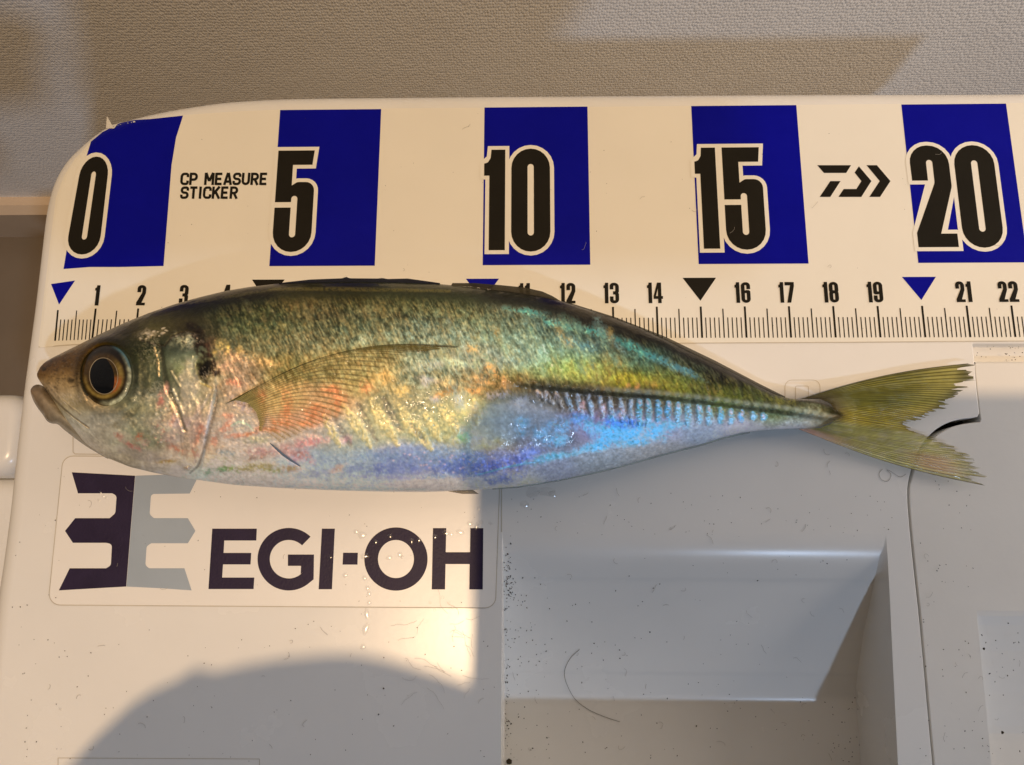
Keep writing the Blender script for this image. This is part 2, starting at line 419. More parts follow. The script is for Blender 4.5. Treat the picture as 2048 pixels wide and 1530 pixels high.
# ------------------------------------------------------------------ decals
def decal_px(name, loops, lift, mat, parent, step=14):
    """flat print given by outlines measured on the photograph, laid on the lid"""
    pts, F = fill([np.asarray(l, float) * [1, -1] for l in loops]); V, F = refine(pts, F, 7 if pts[:, 0].min() < 400 or pts[:, 1].max() > -240 else step)
    return mesh(name, PL(V[:, 0], -V[:, 1], lift), F, mat, parent, smooth=False)
def decal_w(name, loops, lift, mat, parent, step=.3):
    pts, F = fill([np.asarray(l, float) for l in loops]); V, F = refine(pts, F, .08 if name == 'blue_band' else step)
    return mesh(name, np.column_stack([V, lidz(V) + lift]), F, mat, parent, smooth=False)
def sheet(name, loop_px, lift, mat, parent, step=14):
    """a sticker: sheet with a real edge"""
    lp = np.asarray(loop_px, float)
    o = decal_px(name, [lp], lift, mat, parent, step)
    dense = []
    for i in range(len(lp)):
        a, b = lp[i], lp[(i + 1) % len(lp)]; n = max(1, int(np.linalg.norm(b - a) / 14))
        dense += [a + (b - a) * k / n for k in range(n)]
    dense = np.array(dense + [dense[0]])
    A = PL(dense[:, 0], dense[:, 1], lift); B = A.copy(); B[:, 2] -= lift + .003
    gridmesh(name + '_edge', np.array([A, B]), M_LINE, parent, smooth=False)
    return o

H0 = 2.62
DIG = {
 '0': ([(0, 0, .5), (1, 0, .5), (1, H0, .5), (0, H0, .5)], [[(.42, .40, .08), (.58, .40, .08), (.58, H0 - .40, .08), (.42, H0 - .40, .08)]], None),
 '1': ([(.19, 0), (.56, 0), (.56, H0), (.14, H0), (.14, .69), (0, .69), (0, .37), (.10, .34, .1), (.17, .22, .1)], [], [(.19, 0), (.56, 0), (.56, H0), (.14, H0), (.14, .69), (0, .69), (0, .37), (.17, .22)]),
 '2': ([(.02, .92), (.0, 0, .5), (1, 0, .5), (1, 1.08, .3), (.60, H0 - .34), (1.0, H0 - .34), (1.0, H0), (.0, H0), (.0, H0 - .36), (.58, .98, .3), (.58, .38, .08), (.42, .38, .08), (.42, .92)], [],
       [(.02, .92), (.0, 0, .5), (1, 0, .5), (1, 1.08, .3), (.64, H0 - .34), (1.0, H0 - .34), (1.0, H0), (.0, H0), (.0, H0 - .36), (.48, .92)]),
 '3': ([(0, .85), (0, 0, .5), (1, 0, .5), (1, 1.2, .2), (.9, 1.3, .05), (1, 1.4, .2), (1, H0, .5), (0, H0, .5), (0, 1.75), (.40, 1.75), (.40, 2.25, .08), (.60, 2.25, .08), (.60, 1.5, .1), (.35, 1.5), (.35, 1.1), (.60, 1.1, .1), (.60, .37, .08), (.40, .37, .08), (.40, .85)], [], None),
 '4': ([(.42, 0), (.86, 0), (.86, 1.72), (1.02, 1.72), (1.02, 2.08), (.86, 2.08), (.86, H0), (.48, H0), (.48, 2.08), (0, 2.08), (0, 1.72)], [[(.48, .75), (.48, 1.72), (.27, 1.72)]], None),
 '5': ([(0, 0), (.96, 0), (.92, .38), (.41, .38), (.41, .92), (.55, .83, .15), (1, .83, .45), (1, H0, .5), (0, H0, .5), (0, 1.49), (.42, 1.49), (.42, 2.25, .08), (.58, 2.25, .08), (.58, 1.19, .08), (.42, 1.19, .08), (.42, 1.35), (0, 1.35)], [],
       [(0, 0), (.96, 0), (.92, .38), (.41, .38), (.41, .88), (.55, .83, .15), (1, .83, .45), (1, H0, .5), (0, H0, .5)]),
 '6': ([(0, 0, .5), (1, 0, .5), (1, .88), (.60, .88), (.60, .37, .08), (.40, .37, .08), (.40, 1.08), (.52, 1.0, .1), (1, 1.0, .4), (1, H0, .5), (0, H0, .5)], [[(.40, 1.38, .08), (.60, 1.38, .08), (.60, 2.25, .08), (.40, 2.25, .08)]], None),
 '7': ([(0, 0), (1, 0), (1, .5), (.58, H0), (.17, H0), (.58, .42), (0, .42)], [], None),
 '8': ([(0, 0, .5), (1, 0, .5), (1, 1.15, .25), (.94, 1.27, .05), (1, 1.39, .25), (1, H0, .5), (0, H0, .5), (0, 1.39, .25), (.06, 1.27, .05), (0, 1.15, .25)], [[(.40, .37, .08), (.60, .37, .08), (.60, 1.08, .08), (.40, 1.08, .08)], [(.40, 1.46, .08), (.60, 1.46, .08), (.60, 2.25, .08), (.40, 2.25, .08)]], None),
}
o6 = DIG['6']; DIG['9'] = ([(1 - p[0], H0 - p[1], *p[2:]) for p in o6[0]], [[(1 - p[0], H0 - p[1], *p[2:]) for p in h] for h in o6[1]], None)
ruler = thing('measuring_sticker', 'white measuring sticker with blue bands and black centimetre numerals along the lid edge', 'ruler sticker')
rs = [(2140, 205), (1900, 207), (1600, 209.5), (1300, 212.5), (1000, 215), (800, 216.5), (563, 219), (470, 223), (366, 230), (290, 239), (240, 245), (205, 263), (178, 288), (150, 318), (128, 352), (112, 395), (101, 480), (88, 590), (77, 690), (79, 695),
      (150, 689), (300, 689), (800, 688), (1300, 686.5), (1700, 684.5), (1942, 682.5), (2140, 681.5)]
sheet('sticker_sheet', rs, .012, M_STICK, ruler)
outline_px([(77, 694), (150, 689), (300, 689), (800, 688), (1300, 686.5), (1700, 684.5), (1942, 682.5), (2140, 681.5)], 1.8, .0145, 'sticker_rim', M_LINE, ruler)
L1, L2, L3, L4 = .017, .021, .025, .029
def world_band(n):
    """blue block from n to n+2.5 cm"""
    yb = {5: 1.757, 10: 1.757, 15: 1.760, 20: 1.764}[n]
    vt = {5: 219, 10: 214, 15: 211, 20: 208}[n]
    yt = PL([P(0, 0)[0] * 0 + {5: 660, 10: 1070, 15: 1490, 20: 1905}[n]], [vt], L1)[0][1]
    w = {5: (5.0, 7.48), 10: (10.0, 12.5), 15: (15.0, 17.52), 20: (20.02, 22.5)}[n]
    ys = np.linspace(yb, yt, 30); l = []
    return np.array([(w[0], y) for y in ys] + [(w[1], y) for y in ys[::-1]])
decal_px('blue_band', [[(127, 538), (135, 490), (150, 410), (166, 335), (182, 283), (205, 264), (240, 246), (268, 240), (300, 238), (366, 231), (352, 275), (343, 330), (327, 532), (240, 534), (180, 534)]], L1, M_BLUE, ruler)
for n in (5, 10, 15, 20): decal_w('blue_band', [world_band(n)], L1, M_BLUE, ruler)
def digit(ch, x, y, w, h, dz=0., outline=0., mat=M_BLACK, name='numeral'):
    """numeral with its top left corner at x, y (cm)"""
    o, holes, solid = DIG[ch]
    tr = lambda l: np.column_stack([x + l[:, 0] * w, y - l[:, 1] * h / H0])
    loops = [tr(round_poly(o))] + [tr(round_poly(q)) for q in holes]
    if outline:
        s = tr(round_poly(solid or o))
        decal_w('numeral_outline', [offset_poly(s, outline)], L2 + dz, M_STICK, ruler)
    return decal_w(name, loops, L3 + dz, mat, ruler)
yt10, yb10 = P(1035, 300)[1], P(1035, 502.5)[1]
hh = yt10 - yb10
OUT = .095
digit('5', 5.03, yt10 + .02, .92, hh + .02, 0, OUT)
digit('1', 10.01, yt10, .90, hh - .02, 0, OUT); digit('0', 10.66, yt10 + .02, .92, hh + .04, .0012, OUT)
digit('1', 15.01, yt10 + .01, .90, hh - .02, 0, OUT); digit('5', 15.67, yt10 + .01, .92, hh + .01, .0012, OUT)
digit('2', 20.06, yt10 + .02, .92, hh - .02, 0, OUT); digit('0', 21.10, yt10 + .02, .93, hh, .0012, OUT)
def quad_map(l, q):
    q = np.array(q, float); s = l[:, :1]; t = l[:, 1:] / H0
    return (q[0] * (1 - s) + q[1] * s) * (1 - t) + (q[3] * (1 - s) + q[2] * s) * t
Q0 = [(165, 314), (220, 312), (197, 509), (130, 509)]
o, hs, _ = DIG['0']
decal_px('numeral_outline', [offset_poly(quad_map(round_poly(o), Q0), 8)], L2, M_STICK, ruler)
decal_px('numeral', [quad_map(round_poly(o), Q0), quad_map(round_poly(hs[0]), Q0)], L3, M_BLACK, ruler)
# small numerals, markers, ticks
ys_t, ys_b = P(1225, 567)[1], P(1225, 608)[1]; hs_ = ys_t - ys_b
for n in list(range(1, 5)) + list(range(11, 15)) + list(range(16, 20)) + [21, 22]:
    s = str(n); w = .185
    if len(s) == 1: digit(s, n - .10 + .04, ys_t, w + .02, hs_)
    else:
        w1 = .125 if s[0] == '1' else .215
        w2 = .125 if s[1] == '1' else .215
        x0 = n - (w1 + w2 + .02) / 2 - .03
        digit(s[0], x0, ys_t + .01, .2, hs_, 0); digit(s[1], x0 + w1 + .02, ys_t + .01, .21, hs_, 0)
tri_t, tri_b = P(1400, 556)[1], P(1400, 602)[1]
for n, m in ((5, M_BLACK), (10, M_BLUE), (15, M_BLACK), (20, M_BLUE)):
    decal_w('triangle_marker', [[(n - .385, tri_t), (n, tri_b), (n + .385, tri_t)]], L1, m, ruler)
decal_px('triangle_marker', [[(102, 568), (150, 561), (118, 609)]], L1, M_BLUE, ruler)
tick = MB(); yb0 = P(1400, 676)[1]
def tick_q(x, yt, w, dx=0.):
    tick.add([(x - w / 2 + dx, yb0, L1 + lidz([(x, yb0)])[0]), (x + w / 2 + dx, yb0, L1 + lidz([(x, yb0)])[0]), (x + w / 2, yt, L1), (x - w / 2, yt, L1)], [(0, 1, 2, 3)])
yt_cm, yt_h, yt_mm = P(1400, 613.5)[1], P(1400, 618)[1], P(1400, 635.5)[1]
for k in range(10, 240):
    x = k / 10
    if k % 10 == 0: tick_q(x, yt_cm, .046)
    elif k % 5 == 0: tick_q(x, yt_h, .028)
    else: tick_q(x, yt_mm, .024)
for k in range(10):
    f = k / 10; ub = 110 + (186 - 110) * f; ut = 116 + (191 - 116) * f
    top = 620 if k == 0 else (621 if k == 5 else 639); a = (top - 618) / (681 - 618); ut2 = ut + (ub - ut) * a; w = 3.4 if k == 0 else 2.0
    A = PL([ub - w / 2, ub + w / 2, ut2 + w / 2, ut2 - w / 2], [681.5 - 3 * f, 681.5 - 3 * f, top, top], L1); tick.add(A, [(0, 1, 2, 3)])
tag(tick.build('tick_marks', M_BLACK, ruler), kind='stuff')
# small lettering, drawn as pen strokes
def stroke_poly(pts, w):
    pts = np.asarray(pts, float); a = open_offset(pts, w / 2); b = open_offset(pts, -w / 2)
    return np.concatenate([a, b[::-1]])
C_ = lambda x0, y0, x1, y1, r: [tuple(p) for p in round_poly([(x0, y0, r), (x1, y0, r), (x1, y1, r), (x0, y1, r)], 4)]
def arcpath(pts): return list(pts)
GL = {
 'C': [arcpath([(.95, .36), (.95, .09, .22), (.09, .09, .22), (.09, .91, .22), (.95, .91, .22), (.95, .64)])],
 'P': [[(.1, 1), (.1, 0)], arcpath([(.1, .09), (.92, .09, .22), (.92, .56, .22), (.1, .56)])],
 'M': [[(.08, 1), (.08, 0)], [(1.12, 1), (1.12, 0)], [(.10, .0), (.6, .68)], [(1.10, .0), (.6, .68)]],
 'E': [[(.1, 1), (.1, 0)], [(.1, .09), (.92, .09)], [(.1, .5), (.82, .5)], [(.1, .91), (.92, .91)]],
 'A': [[(.04, 1), (.46, 0)], [(.54, 0), (.96, 1)], [(.2, .72), (.8, .72)]],
 'S': [arcpath([(.93, .34), (.93, .09, .2), (.1, .09, .2), (.1, .49, .2), (.93, .51, .2), (.93, .91, .2), (.08, .91, .2), (.08, .66)])],
 'U': [arcpath([(.1, 0), (.1, .91, .28), (.92, .91, .28), (.92, 0)])],
 'R': [[(.1, 1), (.1, 0)], arcpath([(.1, .09), (.9, .09, .22), (.9, .53, .22), (.1, .53)]), [(.5, .53), (.94, 1)]],
 'T': [[(.5, 1), (.5, .05)], [(.0, .09), (1, .09)]],
 'I': [[(.2, 1), (.2, 0)]],
 'K': [[(.1, 1), (.1, 0)], [(.95, 0), (.15, .6)], [(.42, .42), (.98, 1)]],
}
def lettering(text, u0, v0, u1, v1, width_frac=.72, pitch=None, slant=0.):
    h = v1 - v0; adv = pitch; x = u0
    for ch in text:
        if ch == ' ': x += adv * .62; continue
        lw = {'I': .4, 'M': 1.2}.get(ch, 1.0) * h * .58
        mb = MB()
        for si, st in enumerate(GL[ch]):
            p = [(a_[0] * .58, a_[1], (a_[2] if len(a_) > 2 else 0)) for a_ in st]
            if len(p) > 2: p = np.concatenate([[p[0][:2]], round_poly(p, 5)[1:-1], [p[-1][:2]]])
            p = np.array([a_[:2] for a_ in p]); q = np.column_stack([x + p[:, 0] * h + slant * (1 - p[:, 1]) * h, v0 + p[:, 1] * h])
            loop = stroke_poly(q, h * .205)
            pts, F = fill([loop * [1, -1]])
            W = PL(pts[:, 0], -pts[:, 1], L1 + .0009 * si); mb.add(W, F)
        mb.build('letter', M_BLACK, ruler)
        x += lw + h * .15
lettering('CP MEASURE', 361, 345.5, 530, 370, pitch=20, slant=.08)
lettering('STICKER', 361, 373, 470, 397.5, pitch=20, slant=.08)
# arrow emblem, laid out in photo pixels of a 500-pixel crop
em = lambda l: np.array(l, float) / 2.834 + [1360, 180]
decal_px('emblem', [em([(778, 426), (970, 426), (942, 470), (816, 470)])], L1, M_BLACK, ruler)
decal_px('emblem', [em([(852, 516), (910, 516), (852, 606), (792, 606)])], L1, M_BLACK, ruler)
decal_px('emblem', [em([(1014, 432), (1085, 516), (1028, 606), (898, 606), (928, 561), (1000, 561), (1028, 516), (990, 468)])], L1, M_BLACK, ruler)
decal_px('emblem', [em([(1057, 426), (1116, 426), (1193, 516), (1134, 606), (1073, 606), (1132, 516)])], L1, M_BLACK, ruler)
# a torn flake of the sticker at the rounded corner
fl = PL([212, 219, 222, 236, 228], [256, 237, 251, 247, 257], .03); fl[1, 2] += .12
mesh('torn_flake', fl, [(0, 4, 1), (1, 4, 2), (2, 4, 3)], M_STICK, ruler)

logo = thing('logo_sticker', 'white rounded sticker with a two tone emblem and the lettering EGI-OH', 'sticker')
ls = round_poly([(126, 912, 22), (1001, 918, 22), (991, 1216, 22), (96, 1210, 22)], 6)
sheet('sticker_sheet', ls, .010, M_LOGO, logo)
el = lambda l: np.array([(p[0] / 2.354, 880 + p[1] / 2.354, *([p[2] / 2.354] if len(p) > 2 else [])) for p in l], dtype=object)
def rp(l): return round_poly([tuple(float(c) for c in p) for p in el(l)], 5)
outline_px(ls, 1.8, .0125, 'sticker_rim', M_LINE, logo, closed=True)
J1 = .014
decal_px('emblem', [rp([(338, 152), (636, 168), (615, 420), (594, 690), (277, 708), (328, 604), (500, 604), (522, 590, 20), (527, 490, 26), (500, 484, 20), (343, 484), (306, 428), (354, 368), (516, 368), (543, 345, 24), (549, 262, 22), (528, 251, 12), (367, 251)])], J1, M_NAVY, logo)
decal_px('emblem', [rp([(637.5, 168), (810, 162), (930, 178), (893, 252), (722, 254), (710, 262, 14), (704, 350, 22), (724, 368, 14), (884, 368), (920, 428), (884, 486), (712, 486), (690, 500, 22), (684, 590, 22), (702, 604, 12), (868, 604), (902, 708), (760, 698), (595.5, 690), (616.5, 420)])], J1, M_GREY, logo)
tl = lambda l: np.array(l, float) / 2.7814 + [400, 980]
decal_px('letter', [tl([(68, 215), (316, 215), (313, 281), (135, 281), (131, 350), (285, 350), (281, 414), (128, 414), (123, 487), (302, 487), (298, 551), (47, 551)])], J1, M_NAVY, logo)
def ring(cx, cy, rx, ry, a0=0, a1=360, n=64):
    t = np.radians(np.linspace(a0, a1, n, endpoint=(a1 - a0) < 359)); return np.column_stack([cx + rx * np.cos(t), cy - ry * np.sin(t)])
go = ring(494, 385, 174, 174, 46, 308, 60); gi = ring(494, 385, 106, 107, 46, 318, 60)
gpoly = np.concatenate([go, [(632, 497), (634, 359), (489, 359), (489, 422), (562, 422), (560, 468)], gi[::-1]])
decal_px('letter', [tl(gpoly)], J1, M_NAVY, logo)
decal_px('letter', [tl([(678, 215), (750, 215), (734, 552), (660, 552)])], J1, M_NAVY, logo)
decal_px('letter', [tl([(796, 349), (878, 349), (876, 415), (793, 415)])], J1, M_NAVY, logo)
decal_px('letter', [tl(ring(1090, 384, 176, 176)), tl(ring(1090, 384, 100, 106))], J1, M_NAVY, logo)
decal_px('letter', [tl([(1296, 212), (1370, 212), (1367, 346), (1502, 346), (1504, 212), (1576, 212), (1573, 553), (1498, 553), (1500, 412), (1366, 412), (1363, 553), (1289, 553)])], J1, M_NAVY, logo)

# ------------------------------------------------------------------ the fish
top_px = [(74, 747), (76, 742), (80, 734), (90, 724), (105, 715), (130, 703), (160, 688), (200, 668), (250, 645), (300, 625), (350, 608), (400, 594), (450, 582), (500, 573.5), (550, 568), (600, 565), (700, 563), (800, 564.5), (880, 568), (950, 575), (1020, 583), (1080, 592), (1130, 604), (1180, 620), (1230, 637), (1280, 656), (1330, 678), (1380, 703), (1430, 727), (1480, 752), (1520, 773), (1550, 788), (1575, 796), (1600, 799), (1630, 802), (1655, 809), (1675, 819), (1690, 828)]
bot_px = [(74, 752), (76, 757), (80, 764), (90, 776), (105, 798), (120, 822), (140, 851), (170, 886), (210, 914), (260, 934), (310, 946), (360, 955), (410, 962), (470, 970), (560, 976), (650, 980), (750, 983), (850, 984), (950, 980), (1034, 973), (1116, 960), (1185, 945), (1234, 934), (1293, 917), (1340, 904), (1400, 889), (1447, 874), (1480, 866), (1525, 860), (1586, 857), (1620, 857), (1645, 852), (1668, 843), (1690, 833)]
U0, U1 = 74.0, 1690.0
tp = np.array(top_px); bp_ = np.array(bot_px)
uu = np.unique(np.concatenate([U0 + (np.linspace(0, 1, 60) ** 2) * 60, np.linspace(U0 + 60, U1, 780)]))
def smooth_interp(x, a):
    y = np.interp(x, a[:, 0], a[:, 1])
    return y
def tb(u):
    T = np.zeros_like(u); B = np.zeros_like(u); K = (-6, -3, 0, 3, 6)
    w = np.clip((u - U0) / 40, 0, 1)
    for k in K:
        T += smooth_interp(u + k * w, tp) / 5; B += smooth_interp(u + k * w, bp_) / 5
    return T, B
THU = [74, 78, 90, 120, 160, 220, 300, 380, 450, 600, 800, 1000, 1150, 1300, 1400, 1500, 1580, 1640, 1690]
THZ = [.10, .28, .50, .80, 1.00, 1.14, 1.22, 1.27, 1.30, 1.34, 1.34, 1.26, 1.12, .88, .70, .50, .36, .25, .06]
ZCZ = [1.02, 1.02, 1.02, 1.06, 1.12, 1.2, 1.27, 1.31, 1.34, 1.37, 1.37, 1.30, 1.16, .94, .78, .60, .47, .38, .34]
thick = lambda u: np.interp(u, THU, THZ)
zmid = lambda u: np.interp(u, THU, ZCZ)
# ---- painted maps over the skin, measured in photo pixels
CU, CV, CW, CH = 40, 540, 1660, 470
XX, YY = np.meshgrid(np.arange(CU, CU + CW, dtype=float), np.arange(CV, CV + CH, dtype=float))
ctrl = [(400,600,35,35,20),(330,622,42,37,15),(500,580,36,34,16),(600,578,69,66,14),(600,600,144,122,72),(700,582,90,83,30),(800,588,97,97,48),(900,590,98,98,53),(1000,600,79,73,48),(1150,625,47,37,23),(1230,650,38,34,19),(1300,680,35,30,12),(1380,715,32,27,13),(1450,750,29,26,12),(1560,803,30,29,12),(450,620,54,56,29),(520,620,78,87,47),(650,620,89,88,55),(780,620,116,116,75),(880,620,102,107,67),(960,620,131,137,91),(450,650,105,120,75),(550,650,99,109,70),(700,645,97,106,73),(850,645,124,139,112),(1000,640,122,136,104),(1100,650,95,118,97),(1200,680,75,89,71),(1300,710,63,105,88),(1380,740,35,53,43),(450,690,97,96,65),(520,690,148,143,94),(600,680,140,138,95),(750,670,169,176,131),(900,670,160,176,140),(1050,685,153,173,135),(1150,705,130,158,116),(1250,725,110,116,79),(1350,752,140,137,62),(1450,782,66,71,21),(1550,812,44,52,20),(480,735,184,156,123),(560,735,159,143,77),(650,730,180,163,98),(750,730,204,182,111),(850,730,148,158,122),(950,725,157,157,124),(1050,725,154,175,148),(1100,742,175,204,107),(1200,752,172,169,77),(1150,748,190,185,71),(1250,762,200,174,23),(1350,775,187,173,26),(1450,796,107,121,15),(1550,818,74,94,16),(1000,770,100,89,48),(1050,768,189,147,66),(1100,777,72,64,51),(1200,788,67,55,40),(1300,794,59,55,51),(1400,804,67,71,76),(1500,818,77,79,81),(1600,833,97,103,107),(1650,838,107,102,60),(1050,805,132,139,153),(1000,850,91,111,133),(1100,870,89,87,95),(1200,850,111,100,127),(1300,850,123,119,141),(1400,850,122,132,147),(1500,845,177,168,193),(1600,848,210,195,231),(1000,920,123,110,100),(900,915,129,137,141),(800,920,133,141,173),(700,930,164,173,167),(600,930,172,181,208),(500,930,229,227,177),(420,940,220,231,199),(1100,930,125,130,147),(1200,918,126,133,140),(1300,893,135,136,138),(1000,968,174,172,149),(850,972,211,193,170),(700,970,197,195,190),(600,965,212,201,191),(450,958,212,209,189),(460,860,182,166,142),(500,900,206,181,155),(560,890,181,165,141),(650,870,158,153,136),(700,880,155,161,141),(750,860,191,181,126),(850,850,143,146,109),(900,850,145,147,92),(950,870,209,188,115),(950,830,173,173,125),(800,800,133,132,97),(850,770,159,162,120),(920,770,159,159,115),(650,800,219,171,116),(560,800,222,185,110),(600,840,216,160,121),(720,760,212,189,113),(100,730,96,57,17),(130,755,171,133,77),(110,782,215,178,132),(150,800,185,161,110),(180,710,122,80,19),(160,750,168,123,63),(250,660,52,42,12),(320,645,144,129,55),(290,700,85,86,45),(300,760,91,91,61),(290,820,105,110,77),(230,850,162,151,124),(280,870,108,116,81),(200,880,218,196,160),(160,850,212,199,166),(260,915,187,165,124),(320,925,219,196,163),(340,850,204,169,158),(330,800,173,157,129),(370,720,157,156,111),(355,690,81,87,70),(390,800,140,132,94),(380,880,178,150,118),(400,910,237,190,142),(410,745,197,187,88),(360,650,80,66,35),(395,660,73,57,34),(440,760,200,163,133),(430,820,191,164,129)]
c = np.array(ctrl, float); rgb_c = lin(c[:, 2:])
hx, hy = XX[::4, ::4], YY[::4, ::4]
jx = (fbm(hx / 40, hy / 30, 3) - .5) * 26; jy = (fbm(hx / 40, hy / 30, 9) - .5) * 18
d2 = ((hx + jx)[..., None] - c[:, 0]) ** 2 / 34 ** 2 + ((hy + jy)[..., None] - c[:, 1]) ** 2 / 17 ** 2
w = np.exp(-.5 * d2) + 1e-4 / (1 + d2) ** 2
base = (w[..., None] * np.log(rgb_c + .004)).sum(2) / w.sum(2)[..., None]
def upsample(a):
    yi = np.clip((YY[:, 0] - CV) / 4, 0, a.shape[0] - 1.001); xi = np.clip((XX[0] - CU) / 4, 0, a.shape[1] - 1.001)
    y0 = yi.astype(int); x0 = xi.astype(int); fy = (yi - y0)[:, None, None]; fx = (xi - x0)[None, :, None]
    A = a[y0] * (1 - fy) + a[np.minimum(y0 + 1, a.shape[0] - 1)] * fy
    return A[:, x0] * (1 - fx) + A[:, np.minimum(x0 + 1, a.shape[1] - 1)] * fx
skin = np.exp(upsample(base)) - .004
film = np.zeros((CH, CW)); hgt = np.zeros((CH, CW))
def dist_line(pts):
    pts = np.asarray(pts, float); best = np.full((CH, CW), 1e9); par = np.zeros((CH, CW)); n = len(pts) - 1
    for i in range(n):
        a, b = pts[i], pts[i + 1]; d = b - a; L = d @ d + 1e-9
        t = np.clip(((XX - a[0]) * d[0] + (YY - a[1]) * d[1]) / L, 0, 1)
        q = np.hypot(XX - a[0] - t * d[0], YY - a[1] - t * d[1])
        m = q < best; best = np.where(m, q, best); par = np.where(m, (i + t) / n, par)
    return best, par
def sub_box(pts, pad):
    pts = np.asarray(pts, float)
    x0 = int(max(0, pts[:, 0].min() - pad - CU)); x1 = int(min(CW, pts[:, 0].max() + pad - CU)); y0 = int(max(0, pts[:, 1].min() - pad - CV)); y1 = int(min(CH, pts[:, 1].max() + pad - CV))
    return (slice(y0, max(y1, y0 + 1)), slice(x0, max(x1, x0 + 1)))
def line_mask(pts, w, taper=0.):
    pts = np.asarray(pts, float); sl = sub_box(pts, w * 1.6 + 4)
    X, Y = XX[sl], YY[sl]; best = np.full(X.shape, 1e9); par = np.zeros(X.shape); n = len(pts) - 1
    for i in range(n):
        a, b = pts[i], pts[i + 1]; d = b - a; L = d @ d + 1e-9
        t = np.clip(((X - a[0]) * d[0] + (Y - a[1]) * d[1]) / L, 0, 1); q = np.hypot(X - a[0] - t * d[0], Y - a[1] - t * d[1])
        m = q < best; best = np.where(m, q, best); par = np.where(m, (i + t) / n, par)
    ww = w * (1 - taper * np.abs(2 * par - 1)) if taper else w
    return sl, 1 - sstep(.35, 1.0, best / ww)
def speck(sl, scale, thr, soft, seed, ang=0.):
    X, Y = XX[sl], YY[sl]; ca, sa = math.cos(ang), math.sin(ang)
    n = fbm((X * ca + Y * sa) / scale, (-X * sa + Y * ca) / scale, seed, 4); return sstep(thr - soft, thr + soft, n)
def paint(sl, m, col, f=None):
    a = m[..., None]; skin[sl] = skin[sl] * (1 - a) + np.asarray(col) * a
    if f is not None: film[sl] = film[sl] * (1 - m) + f * m
def stroke(pts, w, col, alpha=1., f=None, spk=None, taper=.3, seed=1, h=0.):
    sl, m = line_mask(pts, w, taper)
    if spk:
        n_ = fbm(XX[sl] / (1.4 + spk * .28), YY[sl] / (1.6 + spk * .34), seed, 2); m = m * sstep(.34, .64, n_ + .10 * m)
    if col is not None: paint(sl, m * alpha, lin(col), f)
    if h: hgt[sl] += h * m
def blob(cx, cy, rx, ry, col, alpha=1., f=None, spk=6., thr=.45, ang=0., seed=1, soft=.14, h=0.):
    pad = max(rx, ry) * 1.5; sl = sub_box([(cx - pad, cy - pad), (cx + pad, cy + pad)], 1)
    X, Y = XX[sl] - cx, YY[sl] - cy; ca, sa = math.cos(ang), math.sin(ang)
    d = np.hypot((X * ca + Y * sa) / rx, (-X * sa + Y * ca) / ry)
    d = d + (fbm(XX[sl] / 14, YY[sl] / 14, seed + 5) - .5) * .9
    if spk:
        n_ = fbm(XX[sl] / (1.3 + spk * .30), YY[sl] / (1.5 + spk * .36), seed, 2); n3_ = fbm(XX[sl] / 9, YY[sl] / 11, seed + 3, 2)
        g_ = np.exp(-1.5 * np.maximum(d + (n3_ - .5) * .8, 0) ** 2.4); m = g_ * sstep(.31, .58, n_ + .10 * g_ + (.45 - thr) * .5) * (1 - sstep(1.2, 1.6, d))
    else: m = 1 - sstep(.45, 1.05, d)
    if col is not None: paint(sl, m * alpha, lin(col) * (.72 + .56 * (fbm(XX[sl] / 3.2, YY[sl] / 3.6, seed + 11, 2) if spk else .5))[..., None] if spk else lin(col), f)
    if h: hgt[sl] += h * (1 - sstep(.2, 1., d))
Tm, Bm = tb(XX[0]); TV = (YY - Tm) / np.maximum(Bm - Tm, 1)
# myomere streaks and fine scale mottling on the upper flank
X, Y = XX, YY
st = fbm((X - .5 * Y) / 6, (Y + .3 * X) / 34, 21, 3); st2 = fbm((X - .45 * Y) / 2.6, (Y + .3 * X) / 9, 31, 3); st3 = fbm(X / 1.7, Y / 1.7, 41, 2)
upper = sstep(.05, .12, TV) * (1 - sstep(.42, .62, TV)) * sstep(380, 470, X)
na_ = fbm(X / 3.1, Y / 3.3, 43, 2); nb_ = fbm((X - .3 * Y) / 6, Y / 9, 47, 3)
mott = (st - .5) * .8 + (st2 - .5) * .5 + (na_ - .5) * 1.45 + (nb_ - .5) * 1.2
skin *= np.exp((mott * (.25 + .75 * upper))[..., None] * np.array([1., 1., 1.1]))
tint = fbm(X / 9, Y / 9, 55, 4)
skin *= np.exp((upper * (tint - .5) * .55)[..., None] * np.array([-.5, .35, 1.0]))
film += upper * sstep(.45, .65, st2) * .13
hgt += upper * ((st - .5) * .05 + (st2 - .5) * .03)
silver = sstep(.45, .6, TV)
hgt += silver * (fbm(X / 30, Y / 22, 71, 3) - .5) * .03 + silver * (fbm(X / 6, Y / 6, 73, 3) - .5) * .004
film += silver * .16
fine = fbm(X / 2.8, Y / 2.8, 75, 2); fin2 = fbm(X / 9, Y / 8, 76, 3); gill0 = 1 - sstep(390, 440, XX); skin *= np.exp(silver * (1 - .65 * gill0) * ((fine - .5) * .45 + (fin2 - .5) * .22))[..., None]
film += silver * (1 - .6 * gill0) * sstep(.58, .78, fine) * .22
ridge = (1 - sstep(.035, .13, TV)) * sstep(330, 420, XX); skin *= (1 - .55 * ridge)[..., None]
# lateral dark seam along the upper flank
stroke([(400, 655), (520, 640), (640, 632), (760, 630), (900, 640)], 10, (70, 70, 50), .45, spk=9, seed=4)
# yellow-green strip under the back ridge
stroke([(540, 578), (700, 578), (900, 582)], 6, (112, 98, 28), .45, .15, spk=3, seed=5)
stroke([(380, 607), (500, 586), (560, 578)], 5, (84, 78, 30), .35, .1, spk=3, seed=6)
